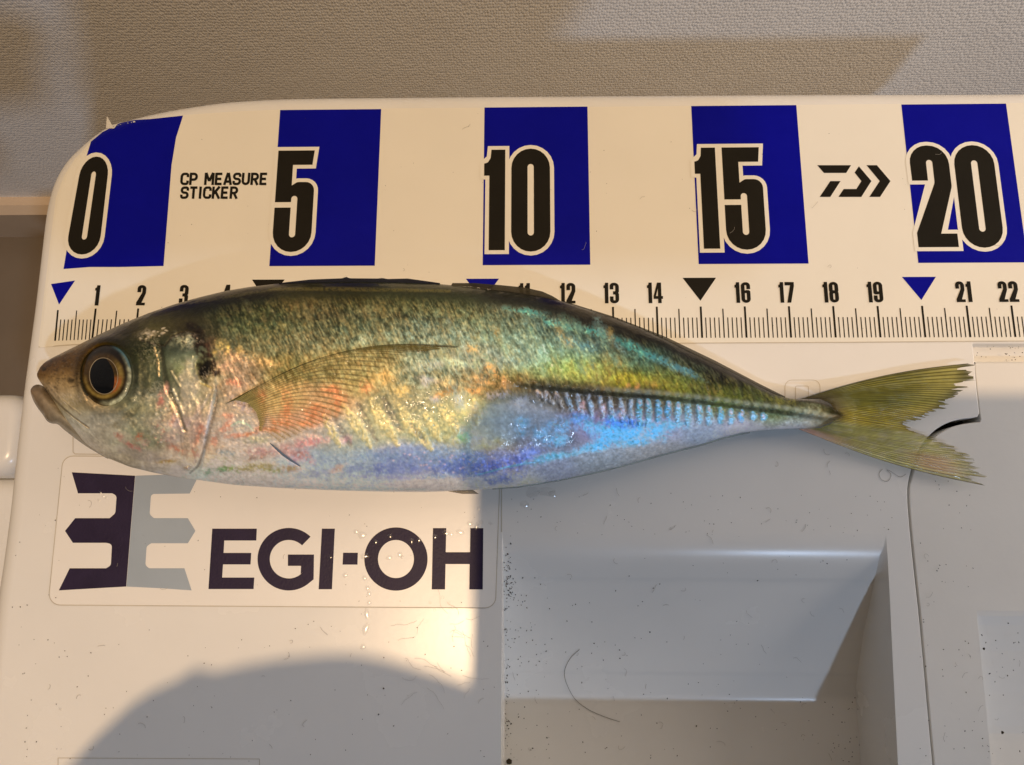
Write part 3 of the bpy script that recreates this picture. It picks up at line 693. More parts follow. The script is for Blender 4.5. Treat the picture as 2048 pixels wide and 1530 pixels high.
# teal band near the back
for i, (x, y, rx, ry, a) in enumerate([(1040, 622, 60, 8, .14), (1120, 650, 60, 9, .25), (1200, 668, 60, 10, .32), (1280, 702, 60, 11, .42), (1340, 730, 45, 9, .45), (1375, 742, 36, 7, .5), (1160, 690, 50, 14, .3)]):
    blob(x, y, rx, ry, (30, 125, 120) if i < 4 else (40, 110, 125), .75, .55, 5, .5, a, 60 + i)
for i in range(46):
    x = rng.uniform(880, 1250); y = rng.uniform(640, 735) + max(0, (x - 1100)) * .18
    blob(x, y, rng.uniform(14, 34), rng.uniform(5, 12), random.choice([(125, 165, 130), (130, 165, 150), (150, 150, 95), (175, 145, 70), (110, 150, 125)]), .5, .22, 4, .5, rng.uniform(.8, 1.4), 100 + i)
for i in range(40):
    x = rng.uniform(440, 900); y = rng.uniform(612, 690)
    blob(x, y, rng.uniform(10, 26), rng.uniform(3, 7), random.choice([(150, 135, 70), (140, 130, 80), (105, 110, 75), (70, 68, 45), (150, 140, 90), (120, 120, 92)]), .4, .15, 4, .5, rng.uniform(.9, 1.3), 160 + i)
# diagonal muscle notches
for i in range(34):
    x = 470 + i * 15 + rng.uniform(-4, 4); y = 652 + rng.uniform(-5, 5)
    stroke([(x, y), (x + 12, y + 28)], 2.6, (68, 68, 42), .5, None, 4, .5, 220 + i, h=-.012)
# dark seam of scutes and the yellow fringe above it
LLx = np.array([960, 1040, 1100, 1150, 1200, 1250, 1300, 1350, 1400, 1450, 1500, 1550, 1600, 1660]); LLy = np.array([760, 768, 775, 780, 785, 789, 792, 797, 803, 809, 816, 822, 829, 838])
LL = lambda x: np.interp(x, LLx, LLy)
dLL = YY - LL(XX); onLL = sstep(990, 1080, XX)
for i, x in enumerate(np.arange(1010, 1590, 10.5)):
    y = LL(x) - 15; k = sstep(1180, 1300, np.array(x)); 
    co = random.choice([(178, 158, 52), (150, 140, 44), (196, 160, 62), (140, 142, 52)]) if x < 1450 else random.choice([(120, 124, 34), (96, 104, 30), (140, 134, 44)])
    if x < 1200: co = random.choice([(170, 180, 105), (160, 170, 90), (176, 170, 80), (160, 175, 120)])
    blob(x + rng.uniform(-3, 3), y - rng.uniform(6, 16), rng.uniform(3.5, 6.5), rng.uniform(8, 18), co, .26 + .14 * float(k), .2, 3, .44, -.3 + rng.uniform(-.2, .2), 300 + i, soft=.22)
    if i % 2 and x > 1180: stroke([(x + 5, y - 20), (x + 8, y + 2)], 3.2, (74, 72, 28), .5, None, 6, .4, 320 + i)
for x in (1256, 1275): blob(x, LL(x) - 17, 5, 8, (228, 160, 82), .8, .5, 4, .4, .3, int(x))
blob(1310, 769, 9, 7, (205, 160, 60), .6, .4, 4, .4, 0, 3)
wS = np.interp(XX, [1000, 1080, 1200, 1300, 1600], [9, 9, 8, 4.5, 3.2]); seam = np.exp(-.5 * ((dLL - 1) / wS) ** 2) * onLL * (.7 + .6 * (fbm(XX / 9, YY / 6, 88, 3) - .3))
seam = np.clip(seam, 0, 1)
skin = skin * (1 - .5 * seam[..., None]) + lin((60, 54, 44)) * .5 * seam[..., None]
pale = np.exp(-.5 * ((dLL + 9) / 3.2) ** 2) * sstep(1150, 1250, XX)
ser = .5 + .5 * np.sin((XX + .5 * YY) / 21 * 2 * math.pi)
skin = skin * (1 - .6 * pale[..., None] * (.4 + .6 * ser)[..., None]) + lin((120, 135, 125)) * (.6 * pale * (.4 + .6 * ser))[..., None]
film += pale * .3; film -= film * seam * .6
hgt += onLL * (np.exp(-.5 * ((dLL + 5) / 7) ** 2) * .10 * (1 + .35 * ser) - np.exp(-.5 * ((dLL - 6) / 4) ** 2) * .03)
# bright bars below the scutes
bars = [(1075, 14), (1092, 20), (1112, 26), (1133, 30), (1155, 34), (1176, 36), (1200, 38), (1220, 34), (1241, 42), (1262, 44), (1279, 46), (1296, 46), (1316, 36), (1337, 30), (1356, 34), (1376, 36), (1398, 30), (1418, 30), (1441, 25), (1462, 24), (1483, 16), (1506, 9), (1527, 7)]
for i, (x, L) in enumerate(bars):
    y = LL(x) + 11; s_ = max(0, (1290 - x) / 130 * 9); j = rng.uniform(-2, 2)
    colr = random.choice([(95, 195, 235), (120, 205, 235), (85, 175, 235)]) if x > 1265 else ((140, 168, 190) if x > 1130 else (150, 142, 132))
    stroke([(x - 9, y - 4), (x - 8 + s_ * .6, y + L * .5), (x - 6 + s_, y + L + 4)], 5, (88, 84, 82), .5, .03, 9, .35, 1 + i, h=-.012)
    stroke([(x, y), (x + s_ * .5 + j, y + L * .5), (x + s_, y + L)], 9 if x > 1265 else 7.5, colr, .9, .95, 6, .25, 400 + i, h=.02)
    if x > 1265: stroke([(x + rng.uniform(-2, 2), y - 1), (x + 1, y + 6)], 4, (225, 205, 215) if i % 3 else (150, 215, 235), .75, .8, None, .3, 1)
    else: blob(x + 1, y + 5, 4, 9, (190, 185, 188), .5, .5, 3, .45, .2, 430 + i)
    if x < 1260 and x > 1140 and i % 2 == 0: blob(x + s_ * .8, y + L * .7, 6, 12, (220, 160, 165), .8, .8, 4, .42, .3, 440 + i)
# cyan and blue foil patches on the rear belly
blob(985, 850, 75, 50, (122, 134, 142), .65, .2, None, .4, 0, 33); blob(1090, 850, 70, 36, (112, 126, 140), .5, .2, None, .4, 0, 34)
cy = (55, 180, 235); bl = (35, 115, 240); vi = (85, 105, 222)
for i, (x, y, rx, ry, a, co, al) in enumerate([(1225, 862, 34, 22, -.6, cy, .95), (1262, 868, 36, 16, -.3, cy, .9), (1245, 846, 36, 10, 0, bl, .9), (1185, 855, 30, 16, .4, (80, 170, 220), .8), (1160, 838, 24, 10, 0, (70, 140, 220), .7), (1195, 892, 44, 9, -.25, cy, .9), (1275, 884, 24, 8, -.1, cy, .9), (1310, 862, 30, 18, -.2, cy, .8), (1345, 852, 30, 9, 0, cy, .6), (1120, 850, 26, 12, 0, (80, 150, 200), .6), (1085, 872, 20, 18, .4, (75, 150, 190), .6), (1045, 850, 12, 20, .2, (80, 150, 190), .5), (1120, 880, 20, 14, 0, (75, 160, 190), .55), (1100, 915, 40, 8, -.2, (80, 195, 230), .8), (1030, 925, 40, 16, -.2, (80, 95, 190), .7), (970, 935, 50, 18, -.15, vi, .75), (1005, 958, 40, 10, -.15, (85, 105, 215), .7), (1060, 905, 24, 14, 0, (80, 110, 190), .6)]):
    blob(x, y, rx * 1.1, ry * 1.15, co, al, .95, 5, .40, a, 500 + i, soft=.2)
stroke([(955, 950), (1010, 935), (1045, 928), (1085, 922)], 3, (110, 190, 235), .9, .9, None, .5)
stroke([(1085, 922), (1140, 910), (1200, 895)], 4.5, (120, 200, 230), .7, .8, 7, .4)
for i, (x, y, rx, ry, a, co, al) in enumerate([(850, 908, 90, 20, -.05, (105, 140, 172), .55), (740, 912, 34, 12, 0, (85, 135, 185), .5), (690, 922, 50, 14, 0, (100, 128, 150), .5), (930, 922, 62, 12, -.1, (82, 118, 228), .75), (900, 938, 46, 9, -.05, (78, 108, 235), .7), (955, 948, 30, 8, -.1, (75, 110, 238), .7), (752, 942, 26, 12, -.35, (84, 100, 225), .7), (800, 936, 34, 10, 0, (112, 128, 208), .5), (708, 938, 22, 9, -.2, (110, 118, 205), .5), (840, 944, 40, 8, 0, (120, 125, 195), .5), (870, 953, 40, 5, -.05, (92, 150, 215), .6), (1000, 912, 40, 14, -.1, (100, 118, 175), .5), (930, 882, 24, 18, 0, (112, 145, 158), .55), (640, 948, 50, 8, 0, (140, 138, 175), .5)]):
    blob(x, y, rx * 1.2, ry * 1.25, tuple(int(q * .86 + 26) for q in co), al * .8, .62, 3.5, .44, a, 540 + i, soft=.26)
stroke([(690, 978), (760, 968), (840, 962), (950, 955)], 2.5, (205, 182, 160), .6, .3, 7, .4, 5)
stroke([(770, 970), (850, 972), (930, 966)], 7, (176, 156, 140), .45, .2, 8, .5, 6)
stroke([(700, 952), (780, 956), (850, 956)], 7, (150, 142, 190), .45, .2, 8, .5, 7)
stroke([(560, 972), (700, 977), (850, 979)], 5, (150, 168, 150), .4, .2, 7, .4, 8)
for i in range(26):
    blob(rng.uniform(780, 990), rng.uniform(905, 945), 3, 2.2, (215, 185, 220), .7, .8, None, .4, 0, 570 + i)
# pink, green and yellow foil along the front belly
for i, (x, y, rx, ry, a, co, al) in enumerate([(460, 938, 30, 7, .1, (185, 215, 120), .95), (440, 940, 18, 7, 0, (150, 205, 130), .9), (520, 934, 46, 9, -.05, (225, 205, 125), .95), (552, 942, 18, 8, 0, (205, 210, 115), .9), (585, 936, 26, 8, 0, (230, 190, 130), .9), (600, 912, 30, 14, .3, (230, 160, 145), .9), (620, 884, 36, 12, -.2, (232, 155, 148), .9), (570, 900, 18, 14, .4, (228, 170, 155), .85), (520, 905, 34, 12, -.1, (220, 165, 155), .8), (505, 916, 40, 8, -.15, (220, 175, 150), .75), (675, 938, 16, 8, -.4, (235, 190, 160), .85), (690, 880, 14, 10, 0, (215, 160, 165), .7), (450, 905, 22, 8, .2, (130, 160, 165), .7), (520, 880, 30, 8, 0, (160, 170, 130), .6), (415, 944, 12, 9, 0, (165, 190, 150), .8), (640, 905, 40, 14, 0, (120, 150, 150), .5)]):
    blob(x, y, rx, ry, co, min(1, al * 1.1), .8, 4, .40, a, 600 + i)
# ribs showing as yellow bars
for i, (p, wd) in enumerate([(((648, 832), (662, 862), (681, 892)), 9), (((684, 806), (712, 850), (742, 894)), 10), (((742, 800), (752, 822), (775, 858), (796, 890)), 11), (((800, 812), (815, 845), (840, 870), (862, 898)), 12), (((880, 812), (900, 838), (915, 862)), 12), (((948, 800), (955, 830), (952, 850)), 9), (((850, 830), (868, 858), (880, 880)), 10)]):
    stroke(p, wd * 1.7, (212, 194, 118), .7, .55, 6, .6, 650 + i, h=.012)
for i, (p, wd) in enumerate([(((668, 838), (700, 890)), 8), (((716, 810), (733, 845), (752, 880)), 9), (((768, 800), (785, 835), (800, 860)), 9), (((822, 850), (850, 885)), 7)]):
    stroke(p, wd * 1.5, (108, 98, 86), .6, .05, 6, .5, 670 + i, h=-.012)
for i, (x, y, rx, ry, co) in enumerate([(888, 786, 24, 10, (215, 155, 65)), (948, 780, 20, 9, (205, 150, 75)), (955, 755, 20, 13, (165, 135, 85)), (890, 768, 20, 14, (160, 150, 105)), (978, 733, 9, 8, (220, 160, 60)), (990, 745, 6, 12, (215, 155, 75)), (1010, 762, 8, 12, (190, 140, 80)), (945, 698, 14, 8, (205, 165, 80)), (735, 775, 16, 12, (232, 150, 90)), (800, 780, 20, 18, (205, 180, 100)), (770, 755, 26, 14, (205, 170, 90)), (830, 735, 30, 8, (170, 190, 165)), (870, 730, 26, 8, (185, 200, 185)), (910, 725, 24, 9, (150, 185, 160)), (860, 760, 20, 9, (165, 170, 180)), (870, 800, 10, 8, (190, 200, 210)), (850, 765, 8, 12, (200, 205, 205)), (920, 800, 12, 16, (190, 205, 205)), (935, 830, 16, 16, (200, 195, 120)), (1000, 790, 26, 10, (150, 150, 155)), (1040, 800, 18, 9, (185, 185, 195)), (1020, 772, 20, 5, (140, 115, 70)), (960, 765, 30, 5, (205, 160, 90)), (926, 874, 12, 9, (135, 200, 130))]):
    pale_b = min(co) > 150; blob(x, y, rx * 1.15, ry * 1.15, co, .55 if pale_b else .75, .25 if pale_b else .45, 4, .44, rng.uniform(-.3, .3), 700 + i, soft=.2)
for (x, y) in ((893, 768), (953, 755)):        # two swellings
    blob(x, y, 26, 22, None, 0, None, None, 0, 0, 3, h=.05)
    stroke([(x + 15, y - 22), (x + 24, y - 8), (x + 22, y + 12)], 2.2, (85, 80, 65), .6, None, None, .4, h=-.02)
stroke([(940, 775), (955, 790), (975, 788)], 2.2, (95, 75, 45), .5, None, None, .4)
# orange patches under the pectoral fin and behind the gill
og = (238, 140, 85)
for i, (x, y, rx, ry, a) in enumerate([(575, 815, 13, 38, .1), (632, 825, 22, 22, 0), (676, 800, 14, 30, .2), (612, 848, 34, 8, 0), (560, 845, 26, 8, 0), (540, 860, 30, 6, .1), (660, 780, 24, 12, 0), (520, 800, 14, 20, 0), (500, 868, 20, 5, -.2)]):
    blob(x, y, rx, ry, og, .85, .55, 6, .38, a, 740 + i)
for i, (x, y, rx, ry, a) in enumerate([(452, 855, 10, 22, .5), (468, 872, 24, 5, -.1), (428, 880, 8, 16, .2), (470, 765, 22, 8, .1), (455, 832, 14, 6, 0), (395, 870, 8, 26, .25), (390, 905, 10, 14, .3), (407, 860, 5, 12, 0)]):
    blob(x, y, rx, ry, (238, 150, 115), .8, .65, 3.5, .44, a, 760 + i)
blob(480, 845, 20, 17, (150, 150, 135), .8, .4, 8, .35, 0, 3)
stroke([(462, 852), (478, 843), (498, 850), (506, 862)], 3, (160, 190, 160), .7, .6, None, .4)
blob(485, 812, 30, 12, (190, 168, 168), .75, .3, 4, .4, .6, 9)
stroke([(470, 806), (500, 812), (518, 832), (520, 852), (505, 868)], 5.5, (78, 62, 52), .7, None, 8, .4, 3)
stroke([(545, 890), (570, 912), (600, 932)], 4.5, (62, 75, 85), .85, .1, None, .6, h=-.015)
# behind the gill cover: yellow glints, brown bruise and the dark spot
for i, (x, y, rx, ry, co) in enumerate([(455, 700, 5, 14, (235, 205, 85)), (430, 705, 7, 7, (225, 190, 90)), (480, 700, 6, 12, (190, 165, 90)), (470, 715, 40, 12, (205, 165, 120)), (450, 735, 30, 16, (215, 175, 140)), (520, 720, 40, 12, (170, 145, 90)), (440, 690, 16, 14, (170, 155, 85))]):
    blob(x, y, rx, ry, co, .8, .6, 4, .42, .3, 780 + i)
stroke([(385, 655), (400, 690), (415, 715), (432, 745)], 24, (42, 31, 22), .97, .02, 16, .4, 6); stroke([(378, 650), (398, 664), (412, 690)], 16, (34, 27, 18), .9, .02, 12, .3, 16)
blob(409, 740, 21, 33, (22, 20, 9), .98, .02, None, .4, .1, 6); blob(409, 742, 16, 24, (14, 14, 6), .98, .02, None, .4, .1, 7); blob(422, 690, 16, 22, (74, 50, 36), .6, .05, None, .4, .3, 8)
stroke([(393, 712), (387, 735), (392, 757), (408, 768)], 5, (40, 80, 78), .75, .6, None, .4)
stroke([(386, 712), (384, 732)], 2.2, (190, 190, 150), .8, .6, None, .3)
stroke([(398, 765), (415, 772), (425, 776)], 4, (150, 135, 60), .7, .5, 4, .4)
# gill cover relief and painted edge shading
blob(376, 770, 26, 62, (172, 160, 132), .75, .35, None, .4, .12, 11)
blob(352, 770, 12, 60, (96, 96, 70), .7, .1, None, .4, -.22, 12)
blob(300, 752, 16, 56, (96, 98, 66), .7, .15, None, .4, 0, 13)
blob(284, 752, 9, 64, (62, 66, 46), .75, .1, None, .4, -.04, 14); blob(262, 826, 30, 10, (66, 68, 48), .6, .1, None, .4, -.5, 15)
blob(230, 868, 66, 14, (184, 170, 138), .6, .3, None, .4, .35, 16); blob(280, 908, 60, 16, (172, 154, 132), .6, .25, None, .4, .25, 17)
blob(352, 872, 18, 36, (176, 160, 140), .6, .35, None, .4, 0, 18); blob(392, 850, 10, 60, (170, 142, 122), .6, .3, None, .4, .2, 19)
blob(372, 884, 8, 38, (156, 136, 108), .7, .15, None, .4, 0, 20)
stroke([(362, 850), (362, 885), (368, 918)], 2.5, (104, 92, 74), .55, .05, None, .3); stroke([(384, 858), (384, 890), (392, 925)], 2.5, (104, 90, 74), .5, .05, None, .3)
gill = [(402, 650), (418, 690), (432, 735), (432, 775), (424, 815), (416, 850), (410, 885), (402, 915), (392, 938), (378, 948)]
dG, _ = dist_line(gill); gx = np.interp(YY, [p[1] for p in gill], [p[0] for p in gill])
behind = (XX > gx) & (YY > 640) & (YY < 955)
hgt += .07 * sstep(-5, 5, gx - XX) * (XX > 130) * sstep(640, 690, YY) * (1 - sstep(930, 960, YY)) * sstep(120, 220, XX) 
stroke([(434, 772), (434, 800), (426, 835), (416, 868), (409, 900), (396, 932), (380, 946)], 6, (104, 90, 74), .65, .03, None, .5, 5, h=-.009); stroke([(424, 800), (417, 835), (407, 868), (400, 898), (388, 926)], 6, (202, 178, 156), .55, .35, 3, .4, 6, h=.004)  # shading of the gill edge painted as a dark and a light stroke
stroke([(418, 790), (396, 830), (380, 850), (372, 862)], 5, (132, 118, 100), .55, .1, None, .4, h=-.012)
stroke([(424, 780), (402, 820), (376, 860)], 3, (196, 178, 152), .6, .3, 9, .4)
stroke([(410, 900), (404, 930), (396, 945)], 4, (175, 175, 160), .6, .3, None, .3)
# cheek plates
stroke([(320, 690), (325, 715), (329, 745), (334, 772), (346, 800), (358, 828), (370, 860)], 9, (62, 62, 42), .8, .03, None, .4, h=-.03)
stroke([(309, 695), (316, 725), (318, 752)], 4, (195, 165, 110), .85, .75, 5, .4, 3, h=.03)
stroke([(346, 778), (356, 803), (366, 828)], 4.5, (215, 205, 165), .85, .7, 4, .4, 3, h=.02)
stroke([(343, 742), (352, 758), (360, 772)], 3, (205, 190, 140), .7, .6, None, .4, h=.015)
stroke([(380, 780), (390, 800), (397, 808)], 1.8, (210, 200, 150), .7, .6, None, .4)
blob(360, 682, 22, 16, (112, 122, 96), .85, .5, 8, .35, .2, 5, h=.04)
blob(378, 680, 10, 14, (170, 180, 150), .6, .6, 5, .45, .2, 6)
blob(300, 668, 28, 10, (128, 120, 95), .9, .6, 4, .42, -.15, 8, h=.03)
for i in range(16):  # whitish glints painted on the bone behind the eye
    blob(rng.uniform(278, 372), rng.uniform(656, 680), rng.uniform(2, 4.5), rng.uniform(1.4, 2.6), (225, 205, 165), .85, .8, None, .4, rng.uniform(-.5, .5), 800 + i)
stroke([(282, 680), (310, 688), (330, 692), (345, 672), (372, 662), (398, 668)], 4, (44, 38, 22), .8, .05, 9, .3, 5, h=-.025)
for i, (x, y, rx, ry, a, co) in enumerate([(322, 800, 8, 16, .1, (236, 130, 110)), (331, 780, 7, 14, .2, (226, 160, 130)), (334, 835, 12, 18, .2, (215, 190, 150)), (332, 858, 14, 10, 0, (225, 215, 170)), (345, 840, 6, 16, .3, (226, 150, 110)), (338, 878, 16, 9, .1, (190, 165, 145)), (355, 898, 18, 7, .3, (232, 140, 100)), (278, 874, 8, 12, .7, (238, 135, 90)), (262, 890, 22, 6, .5, (232, 150, 125)), (290, 884, 9, 10, .6, (205, 165, 140)), (240, 872, 10, 6, .3, (225, 150, 120)), (332, 923, 24, 4, -.1, (225, 175, 95)), (372, 936, 8, 5, 0, (230, 160, 110)), (345, 812, 8, 20, .3, (130, 112, 80))]):
    blob(x, y, rx, ry, co, .85, .7, 3.5, .40, a, 820 + i)
for i in range(90):  # cheek glints painted as bright speckles among duller dots
    x = rng.uniform(308, 356); y = rng.uniform(812, 892)
    blob(x, y, rng.uniform(1.2, 3), rng.uniform(1, 2), random.choice([(240, 225, 190), (240, 170, 140), (225, 215, 160), (120, 100, 84)]), .8, .7, None, .4, 0, 850 + i)
blob(232, 850, 11, 7, (88, 78, 48), .6, None, 8, .35, .3, 4); blob(266, 846, 10, 6, (84, 76, 46), .55, None, 8, .35, .5, 6)
blob(186, 838, 7, 13, (112, 112, 100), .6, None, 8, .3, -.1, 7)
blob(140, 760, 10, 9, (52, 38, 18), .7, None, None, .4, .6, 4)
stroke([(92, 778), (108, 798), (128, 818), (150, 836), (178, 856)], 3, (96, 78, 52), .7, None, None, .3, h=-.05)
stroke([(98, 772), (118, 796), (140, 814), (160, 828)], 4.5, (158, 132, 96), .5, .2, 6, .3, 4, h=.03)
stroke([(120, 826), (150, 846), (172, 862), (205, 890)], 4, (196, 182, 146), .55, .3, 7, .4, 5, h=.02)
for i in range(150):                              # freckles of the snout
    x = rng.uniform(84, 170); y = 744 + (x - 84) * -.35 + rng.uniform(-22, 52)
    blob(x, y, rng.uniform(1.2, 3.2), rng.uniform(1.2, 3), random.choice([(60, 42, 20), (84, 62, 32), (150, 120, 80), (52, 36, 16)]), .5, None, None, .4, 0, 900 + i)
for i in range(60):
    x = rng.uniform(120, 165); y = 800 + rng.uniform(-14, 10)
    blob(x, y, 1.4, 1.1, (225, 200, 165), .6, .5, None, .4, 0, 950 + i)
blob(88, 738, 6, 5, (46, 32, 14), .8, None, None, .4, 0, 5)
headm = sstep(-4, 10, gx - XX) * sstep(100, 180, XX) * sstep(.10, .22, TV)
rg = 1 - np.abs(2 * fbm(XX / 16, YY / 22, 91, 4) - 1); rg2 = 1 - np.abs(2 * fbm(XX / 5, YY / 6, 93, 3) - 1); pl = fbm(XX / 40, YY / 50, 97, 3)
hgt += headm * ((rg - .8) * .035 + (rg2 - .8) * .010)
skin *= np.exp(headm * ((pl - .5) * .55 + (rg - .82) * -.5 + (rg2 - .8) * .30))[..., None]
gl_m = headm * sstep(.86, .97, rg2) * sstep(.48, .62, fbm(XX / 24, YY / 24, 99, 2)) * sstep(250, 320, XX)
gl_m = gl_m * .5; skin += (gl_m * .30)[..., None] * np.array([1., .85, .6]); film += gl_m * .6  # small warm glints added to the head's skin colour
shoulder = sstep(-4, 8, XX - gx) * (1 - sstep(500, 640, XX)) * sstep(.40, .5, TV)
hgt += shoulder * (rg2 - .8) * .02; film += shoulder * sstep(.86, .96, rg2) * .4
# eye socket relief
ex, ey = 214.0, 751.0
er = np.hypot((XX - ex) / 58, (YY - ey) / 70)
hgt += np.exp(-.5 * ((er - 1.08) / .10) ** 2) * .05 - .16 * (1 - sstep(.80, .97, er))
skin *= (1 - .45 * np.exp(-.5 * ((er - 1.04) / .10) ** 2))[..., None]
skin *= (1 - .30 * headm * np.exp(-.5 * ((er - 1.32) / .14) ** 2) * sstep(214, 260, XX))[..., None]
skin *= np.exp(np.clip(film, 0, 1) * sstep(.45, .55, TV) * ((fbm(XX / 3, YY / 3.4, 141, 2) - .5) * 1.1 + (fbm(XX / 8, YY / 7, 143, 3) - .5) * .45))[..., None]
film = np.clip(film, 0, 1); skin = np.clip(skin, .002, 2.5)

film += headm * sstep(.48, .62, TV) * .30; skin *= (1 + .20 * headm * sstep(.45, .62, TV))[..., None] * np.array([1.02, 1., 1.04])
skin *= (1 - .25 * sstep(.0, .5, headm) * (1 - sstep(.20, .40, TV)))[..., None]
skin *= 1 + (upper * (1 - sstep(900, 1100, XX)))[..., None] * np.array([.07, 0., -.06])
left_b = sstep(.58, .72, TV) * sstep(395, 450, XX) * (1 - sstep(910, 965, XX)); skin *= (1 + .30 * left_b)[..., None]; film += .16 * left_b
skin *= (1 - .18 * upper * (1 - sstep(850, 1050, XX)))[..., None]
tl_ = sstep(1600, 1680, XX)[..., None] * .8; skin = skin * (1 - tl_) + (lin((84, 76, 34)) * (1 - sstep(.4, .6, TV))[..., None] + lin((128, 112, 86)) * sstep(.4, .6, TV)[..., None]) * tl_
# illumination is divided out of the map; painted glints and gill shading remain
sh = sstep(912, 950, XX) * sstep(770, 815, YY)
E_lit, E_sh = np.array([.95, .74, .56]), np.array([.34, .33, .36])
illum = E_lit * (1 - sh[..., None]) + E_sh * sh[..., None]
alb = np.clip(skin / illum, .003, .92)
alb = np.clip(alb * (np.clip(alb.mean(2), .004, 1)[..., None]) ** .25 * 1.0, .003, .9)
fn_ = skin / np.maximum(skin.max(2), .02)[..., None]; foil = np.clip(fn_ * .72 + fn_.mean(2)[..., None] * .28, .03, 1) * .88
def samp(a, u, v):
    xi = np.clip(u - CU, 0, CW - 1.001); yi = np.clip(v - CV, 0, CH - 1.001); x0 = xi.astype(int); y0 = yi.astype(int); fx, fy = xi - x0, yi - y0
    if a.ndim == 3: fx, fy = fx[..., None], fy[..., None]
    return (a[y0, x0] * (1 - fx) + a[y0, x0 + 1] * fx) * (1 - fy) + (a[y0 + 1, x0] * (1 - fx) + a[y0 + 1, x0 + 1] * fx) * fy
def body_z(u, v):
    """height of the fish's upper side over the lid at a photo place"""
    T, B = tb(np.atleast_1d(np.asarray(u, float))); t = np.clip((v - T) / np.maximum(B - T, 1), 0, 1)
    s = 2 * np.sqrt(np.clip(t * (1 - t), 0, 1))
    return zmid(u) + thick(u) * s ** .92 + samp(hgt, u, v) * sstep(0, .5, s)
def fish_mat(name, attr='skin', metal=True, rough=.40, coat=.40, bump=.22, nscale=900., alpha=False, trans=False):
    m, nt, b = new_mat(name)
    at = N(nt, 'ShaderNodeAttribute', attribute_name=attr)
    tc = N(nt, 'ShaderNodeTexCoord')
    n1 = N(nt, 'ShaderNodeTexNoise'); n1.inputs['Scale'].default_value = nscale; n1.inputs['Detail'].default_value = 4
    nt.links.new(tc.outputs['Object'], n1.inputs['Vector'])
    mr = N(nt, 'ShaderNodeMapRange'); mr.inputs['From Min'].default_value = .25; mr.inputs['From Max'].default_value = .75; mr.inputs['To Min'].default_value = .85; mr.inputs['To Max'].default_value = 1.15
    nt.links.new(n1.outputs['Fac'], mr.inputs['Value'])
    mx = N(nt, 'ShaderNodeVectorMath', operation='SCALE'); nt.links.new(at.outputs['Color'], mx.inputs[0]); nt.links.new(mr.outputs['Result'], mx.inputs['Scale'])
    nt.links.new(mx.outputs['Vector'], b.inputs['Base Color'])
    b.inputs['Roughness'].default_value = rough
    b.inputs['Coat Weight'].default_value = coat; b.inputs['Coat Roughness'].default_value = .09; b.inputs['Coat IOR'].default_value = 1.36
    bp = N(nt, 'ShaderNodeBump'); bp.inputs['Strength'].default_value = bump; bp.inputs['Distance'].default_value = .0004
    nt.links.new(n1.outputs['Fac'], bp.inputs['Height']); nt.links.new(bp.outputs['Normal'], b.inputs['Normal'])
    n4 = N(nt, 'ShaderNodeTexNoise'); n4.inputs['Scale'].default_value = 420; n4.inputs['Detail'].default_value = 3
    nt.links.new(tc.outputs['Object'], n4.inputs['Vector'])
    b2 = N(nt, 'ShaderNodeBump'); b2.inputs['Strength'].default_value = .45; b2.inputs['Distance'].default_value = .0006
    nt.links.new(n4.outputs['Fac'], b2.inputs['Height']); nt.links.new(b2.outputs['Normal'], b.inputs['Coat Normal'])
    if alpha: nt.links.new(at.outputs['Alpha'], b.inputs['Alpha'])
    b.inputs['Specular IOR Level'].default_value = .10
    if metal:     # guanine platelets: a mirror-like layer whose crystals lean a little towards the belly
        fa = N(nt, 'ShaderNodeAttribute', attribute_name='film'); fo = N(nt, 'ShaderNodeAttribute', attribute_name='foil')
        g = N(nt, 'ShaderNodeBsdfAnisotropic'); g.inputs['Roughness'].default_value = .43; g.inputs['Anisotropy'].default_value = 0
        nt.links.new(fo.outputs['Color'], g.inputs['Color'])
        geo = N(nt, 'ShaderNodeNewGeometry'); nj = N(nt, 'ShaderNodeTexNoise'); nj.inputs['Scale'].default_value = 1500; nj.inputs['Detail'].default_value = 2
        nt.links.new(tc.outputs['Object'], nj.inputs['Vector'])
        s1 = N(nt, 'ShaderNodeVectorMath', operation='SUBTRACT'); s1.inputs[1].default_value = (.5, .5, .5); nt.links.new(nj.outputs['Color'], s1.inputs[0])
        s2 = N(nt, 'ShaderNodeVectorMath', operation='SCALE'); s2.inputs['Scale'].default_value = .45; nt.links.new(s1.outputs[0], s2.inputs[0])
        s3 = N(nt, 'ShaderNodeVectorMath', operation='ADD'); s3.inputs[1].default_value = (.02, -.25, .62); nt.links.new(s2.outputs[0], s3.inputs[0])
        s4 = N(nt, 'ShaderNodeVectorMath', operation='ADD'); gs = N(nt, 'ShaderNodeVectorMath', operation='SCALE'); gs.inputs['Scale'].default_value = .38; nt.links.new(geo.outputs['Normal'], gs.inputs[0])
        nt.links.new(s3.outputs[0], s4.inputs[0]); nt.links.new(gs.outputs[0], s4.inputs[1])
        s5 = N(nt, 'ShaderNodeVectorMath', operation='NORMALIZE'); nt.links.new(s4.outputs[0], s5.inputs[0]); nt.links.new(s5.outputs[0], g.inputs['Normal'])
        mix = N(nt, 'ShaderNodeMixShader'); mu = N(nt, 'ShaderNodeMath', operation='MULTIPLY'); mu.inputs[1].default_value = .72
        nt.links.new(fa.outputs['Fac'], mu.inputs[0]); nt.links.new(mu.outputs[0], mix.inputs[0])
        nt.links.new(b.outputs[0], mix.inputs[1]); nt.links.new(g.outputs[0], mix.inputs[2])
        nt.links.new(mix.outputs[0], nt.nodes['Material Output'].inputs['Surface'])
    return m
M_SKIN = fish_mat('fish_skin'); M_FIN = fish_mat('fin_membrane', 'fin', False, .42, .35, .2, 500, alpha=True)
fish = thing('fish', 'whole silvery horse mackerel with yellow tail and big dark eye lying on the lid', 'fish')
NR = 250
